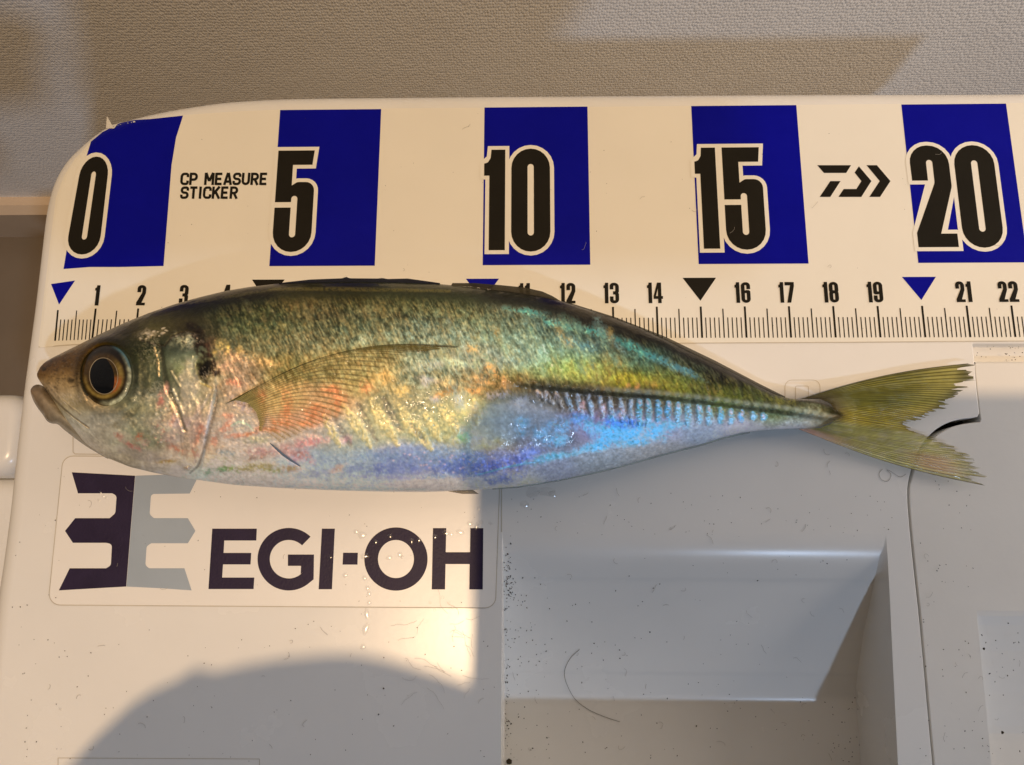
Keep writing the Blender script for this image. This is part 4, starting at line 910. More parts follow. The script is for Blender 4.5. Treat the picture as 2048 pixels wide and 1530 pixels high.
ph = np.linspace(0, math.pi, NR); tt = (1 - np.cos(ph)) / 2
T, B = tb(uu)
UG = np.repeat(uu[:, None], NR, 1); VG = T[:, None] + tt[None] * (B - T)[:, None]
SG = np.repeat(np.sin(ph)[None], len(uu), 0)
ZG = zmid(UG) + thick(UG) * SG ** .92 + samp(hgt, UG, VG) * sstep(0, .5, SG)
GU = P(UG, VG, ZG)
# underside
nl = 26; phl = np.linspace(0, math.pi, nl)
eT = GU[:, 0]; eB = GU[:, -1]; low = []
for p in phl[1:-1][::-1]:
    k = (1 - math.cos(p)) / 2; q = eT + (eB - eT) * k; q[:, 2] = zmid(uu) - (zmid(uu) - .02) * math.sin(p) ** .7; low.append(q)
GL_ = np.stack(low, 1)
GF = np.concatenate([GU, GL_, GU[:, :1]], 1)
fb = gridmesh('body', GF, M_SKIN, fish)
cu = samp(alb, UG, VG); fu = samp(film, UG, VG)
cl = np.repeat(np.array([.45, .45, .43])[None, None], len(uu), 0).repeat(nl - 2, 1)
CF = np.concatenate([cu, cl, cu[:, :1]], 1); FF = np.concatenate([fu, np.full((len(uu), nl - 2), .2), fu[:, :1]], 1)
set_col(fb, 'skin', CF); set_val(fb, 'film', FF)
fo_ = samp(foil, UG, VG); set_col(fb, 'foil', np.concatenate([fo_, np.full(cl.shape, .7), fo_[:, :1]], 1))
# lower jaw
jt = np.array([(61, 780), (63, 776), (68, 771), (76, 769), (86, 772), (98, 783), (112, 800), (130, 820), (150, 838), (180, 862), (210, 888)], float)
jb = np.array([(61, 784), (63, 792), (68, 804), (76, 817), (86, 830), (94, 842), (104, 847), (116, 849), (130, 861), (170, 891), (214, 917)], float)
jt = catmull(jt, 5); jb = catmull(jb, 5); n = len(jt); mrows = []; cc = []
for i in range(n):
    f = i / (n - 1); k = np.linspace(0, 1, 17); q = jt[i] + (jb[i] - jt[i]) * k[:, None]
    s = np.sin(np.pi * k) ** .8; zz_ = np.interp(f, [0, .1, .5, 1], [.78, .8, .9, 1.0]) + np.interp(f, [0, .08, .4, 1], [.05, .28, .40, .35]) * s
    up = P(q[:, 0], q[:, 1], zz_); lowr = up[1:-1][::-1].copy(); lowr[:, 2] = np.interp(f, [0, .1, .5, 1], [.78, .8, .9, 1.0]) - (s[1:-1][::-1]) * .35
    mrows.append(np.concatenate([up, lowr, up[:1]])); nn = fbm(q[:, 0] / 7, q[:, 1] / 7, 5)
    colr = lin((128, 94, 62)) * (1 - f) + lin((150, 130, 100)) * f
    e = (.65 + .7 * nn)[:, None] * colr / E_lit * (1 - .45 * (np.abs(k - .5) * 2) ** 4)[:, None]
    cc.append(np.concatenate([e, e[1:-1][::-1], e[:1]]))
J = gridmesh('lower_jaw', np.array(mrows), M_SKIN, fish); set_col(J, 'skin', np.array(cc)); set_val(J, 'film', np.full(np.array(cc).shape[:2], .1)); set_col(J, 'foil', np.array(cc))
# eye: golden iris dome with an oval pupil
def disc_dome(cx, cy, rx, ry, tilt, z0, hgt_, nr, na, shape=lambda r: np.sqrt(np.clip(1 - r * r, 0, 1))):
    r = np.linspace(0, 1, nr)[:, None]; a = np.linspace(0, 2 * math.pi, na)[None]
    x = r * np.cos(a) * rx; y = r * np.sin(a) * ry; ca, sa = math.cos(tilt), math.sin(tilt)
    u = cx + x * ca - y * sa; v = cy + x * sa + y * ca
    return u, v, z0 + hgt_ * shape(r + 0 * a), r + 0 * a, a + 0 * r
def base_z(u, v):
    sh_ = u.shape; u = u.ravel(); v = v.ravel(); T_, B_ = tb(u); t_ = np.clip((v - T_) / np.maximum(B_ - T_, 1), 0, 1)
    return (zmid(u) + thick(u) * (2 * np.sqrt(np.clip(t_ * (1 - t_), 0, 1))) ** .92).reshape(sh_)
zb = float(base_z(np.array([ex]), np.array([ey]))[0])
u, v, z, r, a = disc_dome(214, 750, 51, 64, -.05, zb - .10, .20, 40, 120)
z = base_z(u, v) - .05 + .13 * np.sqrt(np.clip(1 - r * r, 0, 1))
G = P(u, v, z)
M_EYE = fish_mat('eye_surface', 'iris', False, .30, .6, .12, 700)
eye = gridmesh('eye', G, M_EYE, fish)
ring1 = np.hypot((u - 208) / 44, (v - 752) / 49); ang = np.arctan2(v - 752, u - 208)
nz = fbm(u / 6, v / 6, 8); nz2 = fbm(np.cos(ang) * 6 + 9, np.sin(ang) * 6 + ring1 * 2, 11)
dark, brown, gold, orange, pale_ = lin((34, 22, 7)), lin((84, 56, 18)), lin((176, 136, 62)), lin((196, 104, 46)), lin((240, 222, 165))
def mixc(c0, c1, m): return c0 * (1 - m[..., None]) + c1 * m[..., None]
streak = fbm(np.cos(ang) * 9 + 9, np.sin(ang) * 9 + ring1 * 1.5, 15, 4)
ic = brown[None, None] * (.45 + 1.1 * nz * streak * 2)[..., None]
right = sstep(-.1, .75, np.cos(ang - .35))
ic = mixc(ic, gold, right * (1 - sstep(.80, .98, ring1)) * sstep(.62, .72, ring1) * (.25 + .9 * streak))
ic = mixc(ic, orange, sstep(.72, 1, np.cos(ang - .62)) * (1 - sstep(.74, .90, ring1)) * (.4 + .8 * nz))
ic = mixc(ic, gold * 1.2, sstep(.35, .95, np.cos(ang - 2.1)) * np.exp(-.5 * ((ring1 - .86) / .055) ** 2) * (.3 + .9 * streak))
ic = mixc(ic, gold, sstep(.6, 1., np.cos(ang - 3.3)) * np.exp(-.5 * ((ring1 - 1.12) / .05) ** 2) * .5 * nz2 * 2)
ic = mixc(ic, dark, np.exp(-.5 * ((ring1 - 1.02) / .07) ** 2) * .9 * sstep(-.9, .1, np.cos(ang - .5)))
ic = mixc(ic, dark * .7, sstep(.15, .85, np.cos(ang + 1.5)) * sstep(.82, 1.05, ring1) * .95)
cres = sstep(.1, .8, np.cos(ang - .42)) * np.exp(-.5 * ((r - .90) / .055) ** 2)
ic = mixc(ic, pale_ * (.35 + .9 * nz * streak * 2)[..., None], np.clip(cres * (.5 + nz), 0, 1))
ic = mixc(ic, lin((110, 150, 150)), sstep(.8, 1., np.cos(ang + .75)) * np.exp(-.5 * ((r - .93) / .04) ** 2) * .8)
ic = mixc(ic, lin((60, 60, 40)), sstep(.95, 1., r) * .9)
set_col(eye, 'iris', np.clip(ic / E_lit * .56, 0, .9))
zb2 = zb - .10 + .20 * math.sqrt(1 - .3 ** 2) 
u, v, z, r, a = disc_dome(207.5, 752, 27.5, 35.5, -.08, zb + .075, .05, 16, 64)
M_PUP = plastic('pupil_black', (.006, .007, .009), .10, .1, .02, 200, .10, coat=.05)
pupil = gridmesh('pupil', P(u, v, base_z(u, v) + .062 + .03 * (1 - r * r)), M_PUP, eye)
t = np.linspace(0, 2 * math.pi, 65); cu_ = 207.5 + 28.3 * np.cos(t) * math.cos(-.08) - 36.3 * np.sin(t) * math.sin(-.08); cv_ = 752 + 28.3 * np.cos(t) * math.sin(-.08) + 36.3 * np.sin(t) * math.cos(-.08)
V, F = tube(P(cu_, cv_, base_z(cu_, cv_) + .064), .010, 6)
mesh('pupil_ring', V, F, plastic('pupil_rim', (.26, .21, .13), .25, .1, .02, 200, .6), eye, smooth=True)
# ---- fins
def fan_fin(name, root, tips, nray, sub, zfun, colfun, bend=None, rag=.06, parent=fish, nlen=44, ends=None, lift=.0, pw=1.0):
    """membrane with fanned rays between a root line and a ragged trailing line (photo places)"""
    root = np.asarray(root, float); tips = np.asarray(tips, float); nc = nray * sub + 1; s = np.linspace(0, 1, nc)
    def along(pl, s):
        d = np.concatenate([[0], np.cumsum(np.linalg.norm(np.diff(pl, axis=0), axis=1))]); d /= d[-1]
        return np.column_stack([np.interp(s, d, pl[:, 0]), np.interp(s, d, pl[:, 1])])
    A = along(root, s); Bq = along(tips, s ** pw)
    jit = 1 - rag * (np.abs(noise(s * nray * 1.7, s * 0, 77)) ** 1.5) - rag * 1.2 * hash2((s * nray * 1.3).astype(int), np.zeros(nc), 5) ** 3
    if ends is not None: jit = 1 - (1 - jit) * ends(s)
    l = np.linspace(0, 1, nlen)
    L = l[None] * jit[:, None]
    U = A[:, :1] + (Bq - A)[:, :1] * L; Vv = A[:, 1:] + (Bq - A)[:, 1:] * L
    if bend is not None: du, dv = bend(s[:, None], L); U = U + du; Vv = Vv + dv
    ray = .5 + .5 * np.cos(s * nray * 2 * math.pi + 2.6 * noise(s * 11, s * 0, 61))[:, None] + 0 * L
    z = zfun(U, Vv, L) + .012 * (ray - .5) * (1 - .4 * L) + lift
    o = gridmesh(name, P(U, Vv, z), M_FIN, parent)
    col, al = colfun(U, Vv, s[:, None] + 0 * L, L, ray)
    set_col(o, 'fin', col, al); return o
# tail
def tail_z(U, V, L): return .36 - .20 * sstep(0, .5, L) + .40 * (1 - sstep(.02, .26, L)) * np.exp(-.5 * ((V - 828) / 22.0) ** 2) + .03 * np.sin(V / 16.0) * L + .02
def tail_col(U, V, s, L, ray):
    n1 = fbm(U / 18, V / 5, 3); n2 = fbm(s * 160, L * 3, 9, 3)
    olive = lin((128, 112, 26)); deep = lin((74, 60, 12)); green = lin((136, 130, 62)); pale = lin((168, 158, 110)); pink = lin((160, 112, 100))
    lowr = sstep(.52, .62, s)
    c = olive[None, None] * (1 - lowr[..., None]) + green[None, None] * lowr[..., None]
    c = mixc(c, pale, sstep(.45, .7, n1) * .55 * (.4 + .6 * lowr)); c = mixc(c, lin((186, 158, 62)), sstep(.55, .8, L) * (1 - sstep(.85, .95, L)) * (1 - lowr) * sstep(.5, .1, s) * .7)
    rl = sstep(.62, .9, ray); c = mixc(c, deep * .55, rl * (.95 - .35 * L)); c = c * (.7 + .6 * fbm(s * 60, L * 2, 29, 3))[..., None]; c = mixc(c, deep, sstep(.82, .93, L) * (1 - sstep(.97, 1., L)) * (.35 + .65 * n2) * .9)
    c = mixc(c, lin((70, 52, 14)), (1 - sstep(0, .26, L)) * (1 - lowr) * .9)
    c = mixc(c, pink, (1 - sstep(.0, .35, L)) * sstep(.8, .95, s) * .8); c = mixc(c, pink, sstep(.8, .9, s) * (1 - sstep(.95, 1., s)) * sstep(.5, .7, L) * (1 - sstep(.75, .9, L)) * .5)
    c = mixc(c, lin((58, 46, 14)), (1 - sstep(.0, .02, s)) * .8); c = mixc(c, lin((60, 52, 30)), sstep(.985, 1, s) * .7)
    sh_ = sstep(775, 830, V)[..., None]
    il = E_lit * (1 - sh_) + E_sh * sh_
    al = np.clip(.90 - .22 * lowr - .22 * sstep(.45, .7, n1) * lowr + .25 * rl, 0, 1) * (1 - sstep(.90, 1.0, L) * sstep(.35, .6, n2) * .95)
    Tb, Bb = tb(np.ravel(U)); Tb = Tb.reshape(U.shape); Bb = Bb.reshape(U.shape)
    inside = sstep(Tb - 1, Tb + 5, V) * (1 - sstep(Bb - 5, Bb + 1, V)) * (U < 1692)
    al = np.where(L > .985, al * .4, al) * (1 - inside * (1 - sstep(.04, .17, L + .05 * (n1 - .5))))
    c = c * .86 + c.mean(2)[..., None] * .06; return np.clip(c / il * .86 * (.7 + .6 * n2[..., None]), 0, .9), np.clip(al, .02, 1)
def tail_bend(s, L): return 0 * L * s, (-26 * (.5 - s)) * np.sin(np.pi * np.clip(L, 0, 1)) * 1.0
fan_fin('tail_fin', [(1600, 798), (1640, 798), (1662, 808), (1672, 828), (1664, 846), (1640, 856), (1596, 858)],
        [(1966, 724), (1963, 742), (1957, 768), (1930, 790), (1900, 814), (1868, 832), (1838, 843), (1814, 848), (1832, 862), (1882, 878), (1930, 900), (1966, 928), (1984, 955), (1988, 975)],
        52, 8, tail_z, tail_col, tail_bend, .09, nlen=64)
# pectoral
def pec_z(U, V, L): return body_z(U, V) + .035 + .02 * L
def pec_col(U, V, s, L, ray):
    n1 = fbm(U / 12, V / 12, 13); n2 = fbm(s * 90, L * 5, 19, 3)
    c = lin((168, 138, 72)) * np.ones(s.shape + (1,)); c = mixc(c, lin((120, 100, 40)), (1 - sstep(.05, .35, s))); c = mixc(c, lin((214, 160, 88)), sstep(.35, .7, s) * .7)
    rl = sstep(.55, .9, ray) * (.5 + n2); c = mixc(c, lin((84, 62, 26)), np.clip(rl, 0, 1) * .7 * (1 - .5 * sstep(.6, 1, s)))
    c = mixc(c, lin((62, 54, 28)), (1 - sstep(.0, .045, s)) * .95)
    c = mixc(c, lin((150, 128, 70)), (1 - sstep(.0, .12, L)) * .9); c = mixc(c, lin((70, 58, 26)), np.exp(-.5 * ((L - .14) / .012) ** 2) * .5)
    al = np.clip(.08 + .42 * rl + .5 * (1 - sstep(.04, .26, s)) + .6 * (1 - sstep(.05, .16, L)), 0, .95) * (1 - sstep(.88, 1, L) * sstep(.12, .25, s) * .8)
    return np.clip(c / E_lit * (.7 + .6 * n2[..., None]), 0, .9), np.clip(al, .02, 1)
def pec_bend(s, L):
    k = np.sin(np.pi * np.clip(L, 0, 1)); return 0 * L * s, -44 * (1 - s) ** 1.2 * k - 6 * k
fan_fin('pectoral_fin', [(449, 808), (470, 800), (495, 806), (512, 824), (519, 846), (518, 862)],
        [(940, 694), (900, 699), (850, 704), (810, 712), (782, 732), (758, 758), (730, 786), (708, 812), (690, 838), (662, 850), (630, 858), (600, 872), (560, 886)],
        30, 10, pec_z, pec_col, pec_bend, .05, nlen=70, pw=.85)
# folded fins along the back and the belly
def edge_fin(name, a, b, z_off, c0, c1, al0, al1, n=90, seed=1, nz=8):
    """thin membrane from line a (on the body) to line b (free edge)"""
    a = np.asarray(a, float); b = np.asarray(b, float)
    def rs(pl):
        d = np.concatenate([[0], np.cumsum(np.linalg.norm(np.diff(pl, axis=0), axis=1))]); s = np.linspace(0, d[-1], n)
        return np.column_stack([np.interp(s, d, pl[:, 0]), np.interp(s, d, pl[:, 1])])
    A, Bq = rs(a), rs(b); k = np.linspace(0, 1, nz); Q = A[:, None] + (Bq - A)[:, None] * k[None, :, None]
    z = zmid(Q[..., 0]) + z_off + .03 * np.sin(np.pi * k)[None]
    o = gridmesh(name, P(Q[..., 0], Q[..., 1], z), M_FIN, fish)
    nn = fbm(Q[..., 0] / 9, Q[..., 1] / 3, seed)[..., None]; c = (lin(c0) * (1 - k[None, :, None]) + lin(c1) * k[None, :, None]) / E_lit * (.35 + .8 * nn) * (.7 if c0[0] < 90 else 1.)
    set_col(o, 'fin', np.clip(c, 0, .9), np.broadcast_to(al0 + (al1 - al0) * k[None], Q.shape[:2])); return o
edge_fin('dorsal_fin', [(552, 570), (620, 573), (700, 573), (800, 574), (880, 576)], [(566, 565), (620, 559), (685, 556.5), (692, 553.5), (700, 556.5), (755, 557), (765, 556), (775, 558), (815, 557), (830, 559), (880, 566)], .12, (20, 20, 22), (16, 18, 36), 1, .98, seed=2)
edge_fin('dorsal_fin', [(900, 574), (960, 582), (1020, 592), (1080, 602), (1128, 610)], [(905, 566), (950, 566), (1000, 570), (1050, 575), (1085, 583), (1105, 592), (1126, 605)], .05, (58, 46, 22), (74, 60, 36), 1, .95, seed=3)
edge_fin('dorsal_fin', [(1125, 608), (1230, 645), (1330, 688), (1430, 737), (1520, 782), (1572, 801)], [(1128, 602), (1230, 634), (1330, 673), (1430, 721), (1520, 768), (1570, 793)], .06, (46, 38, 20), (52, 44, 24), 1, .85, seed=4)
edge_fin('anal_fin', [(890, 980), (920, 981), (945, 979)], [(898, 983), (925, 988), (958, 988)], .0, (120, 96, 66), (110, 84, 56), .95, .75, 30, 5)
edge_fin('anal_fin', [(985, 974), (1034, 969), (1116, 955), (1185, 940), (1234, 929), (1293, 912), (1340, 899), (1400, 884), (1447, 869), (1500, 859)], [(985, 979), (1034, 976), (1116, 963), (1185, 949), (1234, 937), (1293, 921), (1340, 908), (1400, 893), (1447, 878), (1500, 866)], -.02, (165, 165, 158), (150, 142, 112), .9, .55, 120, 6)
pu = np.array([540, 552, 566, 582, 600.]); pv = np.array([886, 897, 909, 921, 933.])
V, F = tube(P(pu, pv, body_z(pu, pv) + .01), [.006, .018, .022, .016, .004], 8)
pf = mesh('pelvic_fin', V, F, M_SKIN, fish, smooth=True); set_col(pf, 'skin', np.tile(lin((84, 92, 96)) / E_lit, (len(V), 1))); set_val(pf, 'film', np.full(len(V), .05)); set_col(pf, 'foil', np.full((len(V), 3), .3))

# ------------------------------------------------------------------ dirt, lint, hair, water
def rec_z(u, v): return np.where((u > 1006) & (u < foot(v) - 4) & (v > 1066), np.interp(v, prof_v, prof_z), 0.)
dirt = MB()
def fleck(u, v, r, asp=1.):
    z = float(rec_z(np.array(u), np.array(v))) + .008 if 60 < v else 0
    if v < 690: p = PL([u], [v], .034)[0]
    else:
        onlogo = 100 < u < 996 and 915 < v < 1214; p = P(u, v, z + (.012 if onlogo else 0))
    a0 = rng.uniform(0, 6.28); n = 6; pts = []
    for k in range(n):
        a = a0 + k * 2 * math.pi / n; rr_ = r * rng.uniform(.6, 1.2); dx, dy = rr_ * math.cos(a) * asp, rr_ * math.sin(a)
        pts.append((p[0] + dx * math.cos(a0) - dy * math.sin(a0), p[1] + dx * math.sin(a0) + dy * math.cos(a0), p[2] + (.0 if not z < -.05 else dy * .0)))
    pts.append((p[0], p[1], p[2] + r * .7)); dirt.add(pts, [(k, (k + 1) % n, n) for k in range(n)])
def flecks(n, u0, u1, v0, v1, r0, r1):
    for _ in range(n): fleck(rng.uniform(u0, u1), rng.uniform(v0, v1), rng.uniform(r0, r1), rng.uniform(1, 1.8))
flecks(120, 1008, 1700, 1110, 1520, .006, .013); flecks(80, 1010, 1100, 1150, 1520, .006, .014); flecks(70, 1008, 1022, 1080, 1520, .007, .016)
for _ in range(60): fleck(1012 + abs(rng.normal(0, 9)), rng.normal(1165, 28), rng.uniform(.006, .017))
flecks(90, 40, 990, 1220, 1525, .005, .011); flecks(40, 100, 980, 925, 1210, .005, .009); flecks(70, 1010, 1800, 985, 1075, .005, .010); flecks(60, 1840, 1950, 900, 1525, .006, .012); flecks(30, 1960, 2046, 1240, 1520, .006, .016)
flecks(90, 300, 2040, 225, 680, .004, .008); flecks(20, 20, 120, 1000, 1500, .005, .013); flecks(24, 1945, 2046, 690, 725, .006, .014); flecks(30, 1660, 1720, 1380, 1525, .006, .013)
for uvr in [(767, 1377, .02), (757, 1429, .018), (1393, 1452, .022), (1300, 1264, .018), (1018, 1524, .07), (1968, 1297, .03), (2005, 1465, .035), (412, 381, .013)]: fleck(*uvr)
tag(dirt.build('dirt_specks', M_DIRT), 'dark specks of dirt scattered over the lid and in the hand well', kind='stuff')
lint = MB()
def fibre(u, v, L, r=.0027, curl=None):
    a = rng.uniform(0, 6.28); c = rng.normal(0, 2.2) if curl is None else curl; pts = []
    x, y = u, v
    for k in range(9):
        zz_ = float(rec_z(np.array(x), np.array(y))); lift = .034 if y < 690 else .016
        pts.append(P(x, y, zz_ + lift) if y > 690 else PL([x], [y], lift)[0]); x += math.cos(a) * L / 8; y += math.sin(a) * L / 8; a += c / 8 + rng.normal(0, .25)
    lint.add(*tube(pts, r, 5))
for (n, u0, u1, v0, v1) in [(46, 1020, 1680, 1110, 1380), (16, 1020, 1690, 1400, 1510), (44, 60, 980, 1225, 1515), (16, 130, 970, 940, 1200), (26, 1020, 1790, 990, 1075), (16, 1850, 1945, 880, 1500), (24, 400, 2030, 240, 670), (8, 1965, 2040, 1240, 1450), (10, 1450, 1800, 900, 1000)]:
    for _ in range(n): fibre(rng.uniform(u0, u1), rng.uniform(v0, v1), rng.uniform(6, 22)) if rng.uniform() < .5 else None
for _ in range(26): fibre(rng.uniform(830, 950), rng.uniform(1225, 1385), rng.uniform(20, 60), .0016, rng.normal(0, .5))
tag(lint.build('lint', M_LINT, smooth=True), 'short grey curled lint fibres stuck on the white plastic', kind='stuff')
hp = catmull([(1159, 1299), (1142, 1315), (1131, 1335), (1129, 1352), (1135, 1372), (1150, 1398), (1175, 1418), (1205, 1432), (1240, 1444)], 6)
V, F = tube([P(p[0], p[1], float(rec_z(np.array(p[0]), np.array(p[1]))) + .012) for p in hp], .0045, 6)
tag(mesh('hair', V, F, M_HAIR, None, smooth=True), 'single long curved hair lying in the hand well', 'hair')
hp = catmull([(1765, 938), (1758, 948), (1764, 960), (1776, 962), (1782, 950), (1774, 940), (1784, 944), (1800, 954), (1812, 948)], 5)
V, F = tube([P(p[0], p[1], .012) for p in hp], .003, 6)
tag(mesh('thread', V, F, M_HAIR, None, smooth=True), 'tiny looped thread just below the tail fin', 'thread')
m, nt, b = new_mat('water')
tr_ = N(nt, 'ShaderNodeBsdfTransparent'); gl_s = N(nt, 'ShaderNodeBsdfGlossy'); gl_s.inputs['Roughness'].default_value = .18
lw_ = N(nt, 'ShaderNodeValue'); lw_.outputs[0].default_value = .10; mxw = N(nt, 'ShaderNodeMixShader')
nt.links.new(lw_.outputs[0], mxw.inputs[0]); nt.links.new(tr_.outputs[0], mxw.inputs[1]); nt.links.new(gl_s.outputs[0], mxw.inputs[2]); nt.links.new(mxw.outputs[0], nt.nodes['Material Output'].inputs['Surface']); M_WATER = m
water = MB()
def drop(u, v, rx, ry, z0, h, tilt=0.):
    n = 14; L = 5; V = []; F = []; p = P(u, v, z0); rj = rng.uniform(.8, 1.2, n)
    for i in range(L):
        q = 1 - i / (L - 1) * .999
        for k in range(n):
            a = 2 * math.pi * k / n; x = rx * q * rj[k] * math.cos(a); y = ry * q * rj[k] * math.sin(a)
            V.append((p[0] + x * math.cos(tilt) - y * math.sin(tilt), p[1] + x * math.sin(tilt) + y * math.cos(tilt), z0 + h * (1 - q * q)))
    for i in range(L - 1):
        for k in range(n): F.append((i * n + k, i * n + (k + 1) % n, (i + 1) * n + (k + 1) % n, (i + 1) * n + k))
    water.add(V, F)
dl = [(712, 1063, 5, 5), (724, 1070, 9, 7), (780, 1073, 5, 5), (751, 1084, 5, 5), (729, 1112, 10, 6), (823, 1082, 5, 6), (838, 1080, 5, 6), (870, 1074, 5, 6), (892, 1066, 8, 5), (920, 1064, 8, 5), (940, 1047, 7, 5), (954, 1051, 5, 8), (963, 1044, 4, 4), (799, 1109, 5, 5), (778, 1115, 6, 5), (690, 1150, 5, 5), (958, 1017, 4, 5), (661, 1115, 4, 4), (903, 1068, 5, 4), (729, 1156, 5, 5), (735, 1176, 4, 5), (738, 1187, 4, 5), (738, 1205, 5, 5), (733, 1228, 5, 10), (731, 1258, 6, 12), (726, 1294, 5, 6), (981, 1046, 4, 4), (869, 1220, 3, 3), (885, 1195, 3, 3), (898, 1205, 3, 3), (860, 1205, 3, 3), (905, 1215, 3, 3), (200, 985, 3, 3), (206, 992, 3, 3), (197, 1000, 3, 3), (212, 995, 3, 3), (121, 1418, 4, 3)]
for (u, v, rx, ry) in dl: drop(u, v, rx / 90, ry / 90, .018, min(rx, ry) / 90 * .16, rng.uniform(-.4, .4))
for (u, v, rx, ry) in [(1065, 985, 14, 10), (1092, 983, 18, 9), (1048, 1008, 9, 6), (1105, 988, 9, 7)]: drop(u, v, rx / 90, ry / 90, .002, .02)
for (u, v, rx, ry) in [(692, 555, 7, 5), (764, 557, 5, 3), (817, 558, 8, 3)]: drop(u, v, rx / 95, ry / 95, float(zmid(u)) + .1, .05)
tag(water.build('water_droplets', M_WATER, None, smooth=True), 'small clear water droplets splashed over the logo sticker and lid', kind='stuff')
# the bead of water under the gill cover
u, v, z, r, a = disc_dome(372, 931, 15, 15, 0, float(body_z(np.array([372.]), np.array([931.]))[0]) - .02, .12, 10, 28)
gridmesh('water_bead', P(u, v, z), M_WATER, fish)
gw = MB(); water_px = []
def glob(u, v, rx, ry, tilt):
    n = 9; zc = float(body_z(np.array([float(u)]), np.array([float(v)]))[0]); V = []
    a = np.linspace(0, 2 * math.pi, n, endpoint=False); rj = rng.uniform(.6, 1.3, n)
    x = rx * np.cos(a) * rj; y = ry * np.sin(a) * rj; uu_ = u + x * math.cos(tilt) - y * math.sin(tilt); vv_ = v + x * math.sin(tilt) + y * math.cos(tilt)
    V = list(P(uu_, vv_, body_z(uu_, vv_) - .004)); V += list(P(u + (uu_ - u) * .55, v + (vv_ - v) * .55, body_z(u + (uu_ - u) * .55, v + (vv_ - v) * .55) + .012)); V.append(P(u, v, zc + .024))
    gw.add(V, [(k, (k + 1) % n, n + (k + 1) % n, n + k) for k in range(n)] + [(n + k, n + (k + 1) % n, 2 * n) for k in range(n)])
for (u, v, rx, ry, t_) in [(1065, 798, 8, 7, .3), (1084, 800, 7, 9, .2), (1143, 783, 5, 10, .5), (1163, 789, 4, 5, .2), (1172, 790, 2, 6, .3), (1186, 786, 4, 6, .2), (1200, 792, 4, 4, 0), (1224, 795, 4, 6, 0), (1218, 795, 3, 4, 0), (1100, 771, 4, 2.5, .4), (1083, 774, 2, 3, 0), (1110, 769, 5, 1.6, 0), (1099, 780, 2, 5, 0), (1130, 771, 6, 1.6, .2), (1117, 782, 3, 4, 0), (1127, 788, 4, 3, 0), (1190, 780, 4, 2, 0), (1208, 782, 2, 3, 0), (1235, 794, 3, 2, 0), (1026, 797, 6, 2, .6), (1007, 795, 3, 4, .5), (1075, 820, 2, 3, 0), (1065, 842, 5, 1.5, -.4), (1125, 847, 3, 2, -.3), (1115, 856, 2, 2, 0), (840, 702, 6, 2.4, -.2), (855, 720, 5, 2, 0), (756, 702, 5, 1.6, -.1), (786, 698, 5, 1.6, 0), (1065, 763, 8, 1.5, 0), ]:
    glob(u, v, rx * 1.35, ry * 1.35, t_)
gw.build('water_film', M_WATER, fish, smooth=True)

# ------------------------------------------------------------------ wall, skirting, floor
FZ = -26.0
YW = float(P(60, 446, FZ)[1])
def wall_mat():
    m, nt, b = new_mat('wallpaper')
    tc = N(nt, 'ShaderNodeTexCoord'); mp = N(nt, 'ShaderNodeMapping'); mp.inputs['Scale'].default_value = (1, 1, 1)
    nt.links.new(tc.outputs['Object'], mp.inputs['Vector'])
    mp.inputs['Scale'].default_value = (1, 1, .62)
    vo = N(nt, 'ShaderNodeTexVoronoi', feature='SMOOTH_F1'); vo.inputs['Scale'].default_value = 1000; vo.inputs['Randomness'].default_value = .55; vo.inputs['Smoothness'].default_value = .25
    nt.links.new(mp.outputs['Vector'], vo.inputs['Vector'])
    n2 = N(nt, 'ShaderNodeTexNoise'); n2.inputs['Scale'].default_value = 300; n2.inputs['Detail'].default_value = 3; nt.links.new(mp.outputs['Vector'], n2.inputs['Vector'])
    n3 = N(nt, 'ShaderNodeTexNoise'); n3.inputs['Scale'].default_value = 60; n3.inputs['Detail'].default_value = 3; nt.links.new(mp.outputs['Vector'], n3.inputs['Vector'])
    m1 = N(nt, 'ShaderNodeMath', operation='MULTIPLY_ADD'); m1.inputs[1].default_value = -1.2; nt.links.new(vo.outputs['Distance'], m1.inputs[0]); nt.links.new(n2.outputs['Fac'], m1.inputs[2])
    a2 = N(nt, 'ShaderNodeMath', operation='MULTIPLY_ADD'); a2.inputs[1].default_value = .9; nt.links.new(n3.outputs['Fac'], a2.inputs[0]); nt.links.new(m1.outputs[0], a2.inputs[2])
    bp = N(nt, 'ShaderNodeBump'); bp.inputs['Strength'].default_value = .30; bp.inputs['Distance'].default_value = .0009
    nt.links.new(a2.outputs[0], bp.inputs['Height']); nt.links.new(bp.outputs['Normal'], b.inputs['Normal'])
    r = N(nt, 'ShaderNodeValToRGB'); r.color_ramp.elements[0].color = (.86, .83, .78, 1); r.color_ramp.elements[1].color = (.93, .91, .87, 1)
    n5 = N(nt, 'ShaderNodeTexNoise'); n5.inputs['Scale'].default_value = 40; nt.links.new(tc.outputs['Object'], n5.inputs['Vector']); nt.links.new(n5.outputs['Fac'], r.inputs['Fac']); nt.links.new(r.outputs['Color'], b.inputs['Base Color'])
    b.inputs['Roughness'].default_value = .75; return m
M_WALL = wall_mat()
wl = mesh('wall', [(-120, YW, FZ - .5), (140, YW, FZ - .5), (140, YW, 120), (-120, YW, 120)], [(0, 1, 2, 3)], M_WALL); tag(wl, 'beige embossed wallpaper wall behind the cooler', kind='structure')
M_SKIRT = plastic('skirting_wood', (.56, .44, .32), .4, .06, .05, 30, .4)
sk = MB(); ys = YW - .9
for (x0, x1) in ((-120, 140),):
    prof = [(YW, FZ + 3.6), (YW - .5, FZ + 3.6), (ys, FZ + 3.2), (ys, FZ)]
    sk.add([(x0, *p) for p in prof] + [(x1, *p) for p in prof], [(i, i + 4, i + 5, i + 1) for i in range(3)])
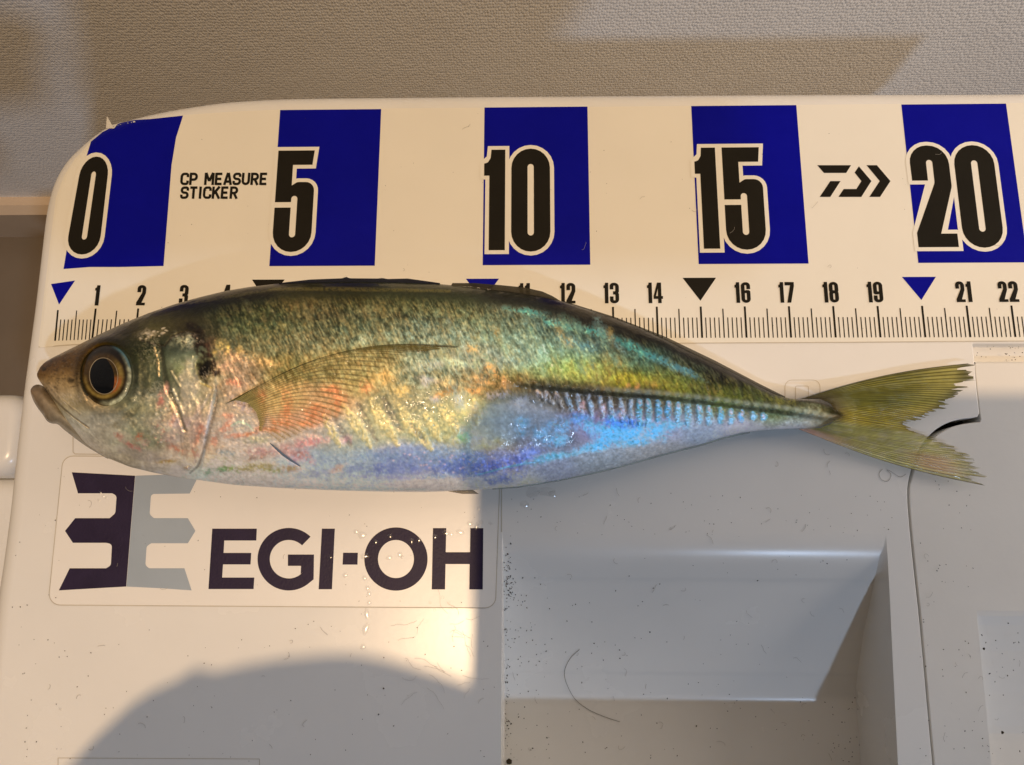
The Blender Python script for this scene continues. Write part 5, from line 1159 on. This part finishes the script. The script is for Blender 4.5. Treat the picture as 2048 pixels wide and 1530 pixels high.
tag(sk.build('skirting_board', M_SKIRT), 'pale wooden skirting board at the foot of the wall', kind='structure')
M_FLOOR = plastic('floor_boards', (.17, .135, .10), .3, .15, .08, 12, .5)
fl_ = mesh('floor', [(-160, -160, FZ), (160, -160, FZ), (160, YW + 2, FZ), (-160, YW + 2, FZ)], [(0, 1, 2, 3)], M_FLOOR); tag(fl_, 'brown floor beside the cooler', kind='structure')

# ------------------------------------------------------------------ the phone taking the picture and the hand holding it (behind the lens)
def to_lamp(u, v, z):
    """point at height z whose shadow from the ceiling lamp falls on (u, v) of the lid"""
    p = P(u, v, 0.); return p + (WARM - p) * (z / WARM[2])
CR, CUp, CB = RM[:, 0], RM[:, 1], RM[:, 2]
corner = to_lamp(955, 786, 17.3) - CAM
lx, ly = corner @ CR, corner @ CUp
M_PHONE = plastic('phone_glass', (.02, .02, .022), .15, .1, .01, 40, .5)
phone = thing('phone', 'dark phone held level above the fish, taking the picture', 'phone')
def cam_local(x, y, z): return CAM + CR * x + CUp * y + CB * z
bp2 = round_poly([(lx, ly, .9), (lx + 14.6, ly, .9), (lx + 14.6, ly - 8.0, .9), (lx, ly - 8.0, .9)], 6); n = len(bp2)
V = [cam_local(p[0], p[1], z) for z in (.25, .33, .95, 1.03) for p in (offset_poly(bp2, -.08) if z in (.25, 1.03) else bp2)]
F = [(i * n + k, i * n + (k + 1) % n, (i + 1) * n + (k + 1) % n, (i + 1) * n + k) for i in range(3) for k in range(n)] + [tuple(range(n)), tuple(3 * n + k for k in range(n))[::-1]]
mesh('phone_body', V, F, M_PHONE, phone, smooth=True, sharp=40)
def skin_figure(name, nodes, edges, radii, mat, parent=None):
    me = bpy.data.meshes.new(name); me.from_pydata([tuple(np.asarray(p) * S) for p in nodes], edges, []); o = bpy.data.objects.new(name, me); link(o, parent)
    md = o.modifiers.new('skin', 'SKIN')
    for i, r_ in enumerate(radii): me.skin_vertices[0].data[i].radius = (r_ * S, r_ * S)
    me.skin_vertices[0].data[0].use_root = True; md.use_smooth_shade = True
    sb = o.modifiers.new('sub', 'SUBSURF'); sb.levels = sb.render_levels = 2; me.materials.append(mat); return o
m, nt, b = new_mat('hand_skin'); b.inputs['Base Color'].default_value = (.52, .33, .24, 1); b.inputs['Roughness'].default_value = .5; b.inputs['Subsurface Weight'].default_value = .1; b.inputs['Subsurface Radius'].default_value = (.01, .004, .002); M_HAND = m
nodes = []; edges = []; radii = []
def nd(u, v, z, r_, par=None):
    nodes.append(to_lamp(u, v, z)); radii.append(r_)
    if par is not None: edges.append((par, len(nodes) - 1))
    return len(nodes) - 1
palm = nd(420, 1520, 17.2, 1.5); wr = nd(330, 1720, 16.4, 1.9, palm); nd(250, 2000, 15.2, 2.4, wr); 
kn = nd(520, 1440, 17.8, 1.0, palm)
f1 = nd(610, 1392, 18.2, .78, kn); f2 = nd(700, 1372, 18.6, .72, f1); f3 = nd(830, 1402, 18.9, .66, f2); nd(985, 1450, 19.0, .62, f3)
k2 = nd(190, 1530, 17.0, 1.3, palm); k5 = nd(305, 1452, 17.3, .95, kn); edges.append((k2, k5)); k3 = nd(150, 1640, 16.6, 1.6, wr); edges.append((k2, k3)); k4 = nd(390, 1426, 17.5, .85, kn); 
e1 = nd(650, 1452, 18.4, .85, kn); e2 = nd(830, 1470, 18.8, .8, e1); nd(990, 1500, 19.0, .7, e2)
g1 = nd(520, 1570, 18.2, .95, palm); g2 = nd(690, 1600, 18.9, .72, g1); g3 = nd(850, 1620, 19.0, .66, g2); nd(980, 1630, 19.0, .55, g3)
h1 = nd(500, 1680, 18.0, .9, wr); h2 = nd(700, 1730, 18.8, .7, h1); nd(960, 1760, 19.0, .55, h2)
t1 = nd(560, 1500, 16.6, .85, palm); t2 = nd(700, 1500, 16.3, .75, t1); nd(800, 1450, 16.4, .6, t2)
tag(skin_figure('hand', nodes, edges, radii, M_HAND), 'bare hand gripping the end of the phone above the cooler', 'hand')
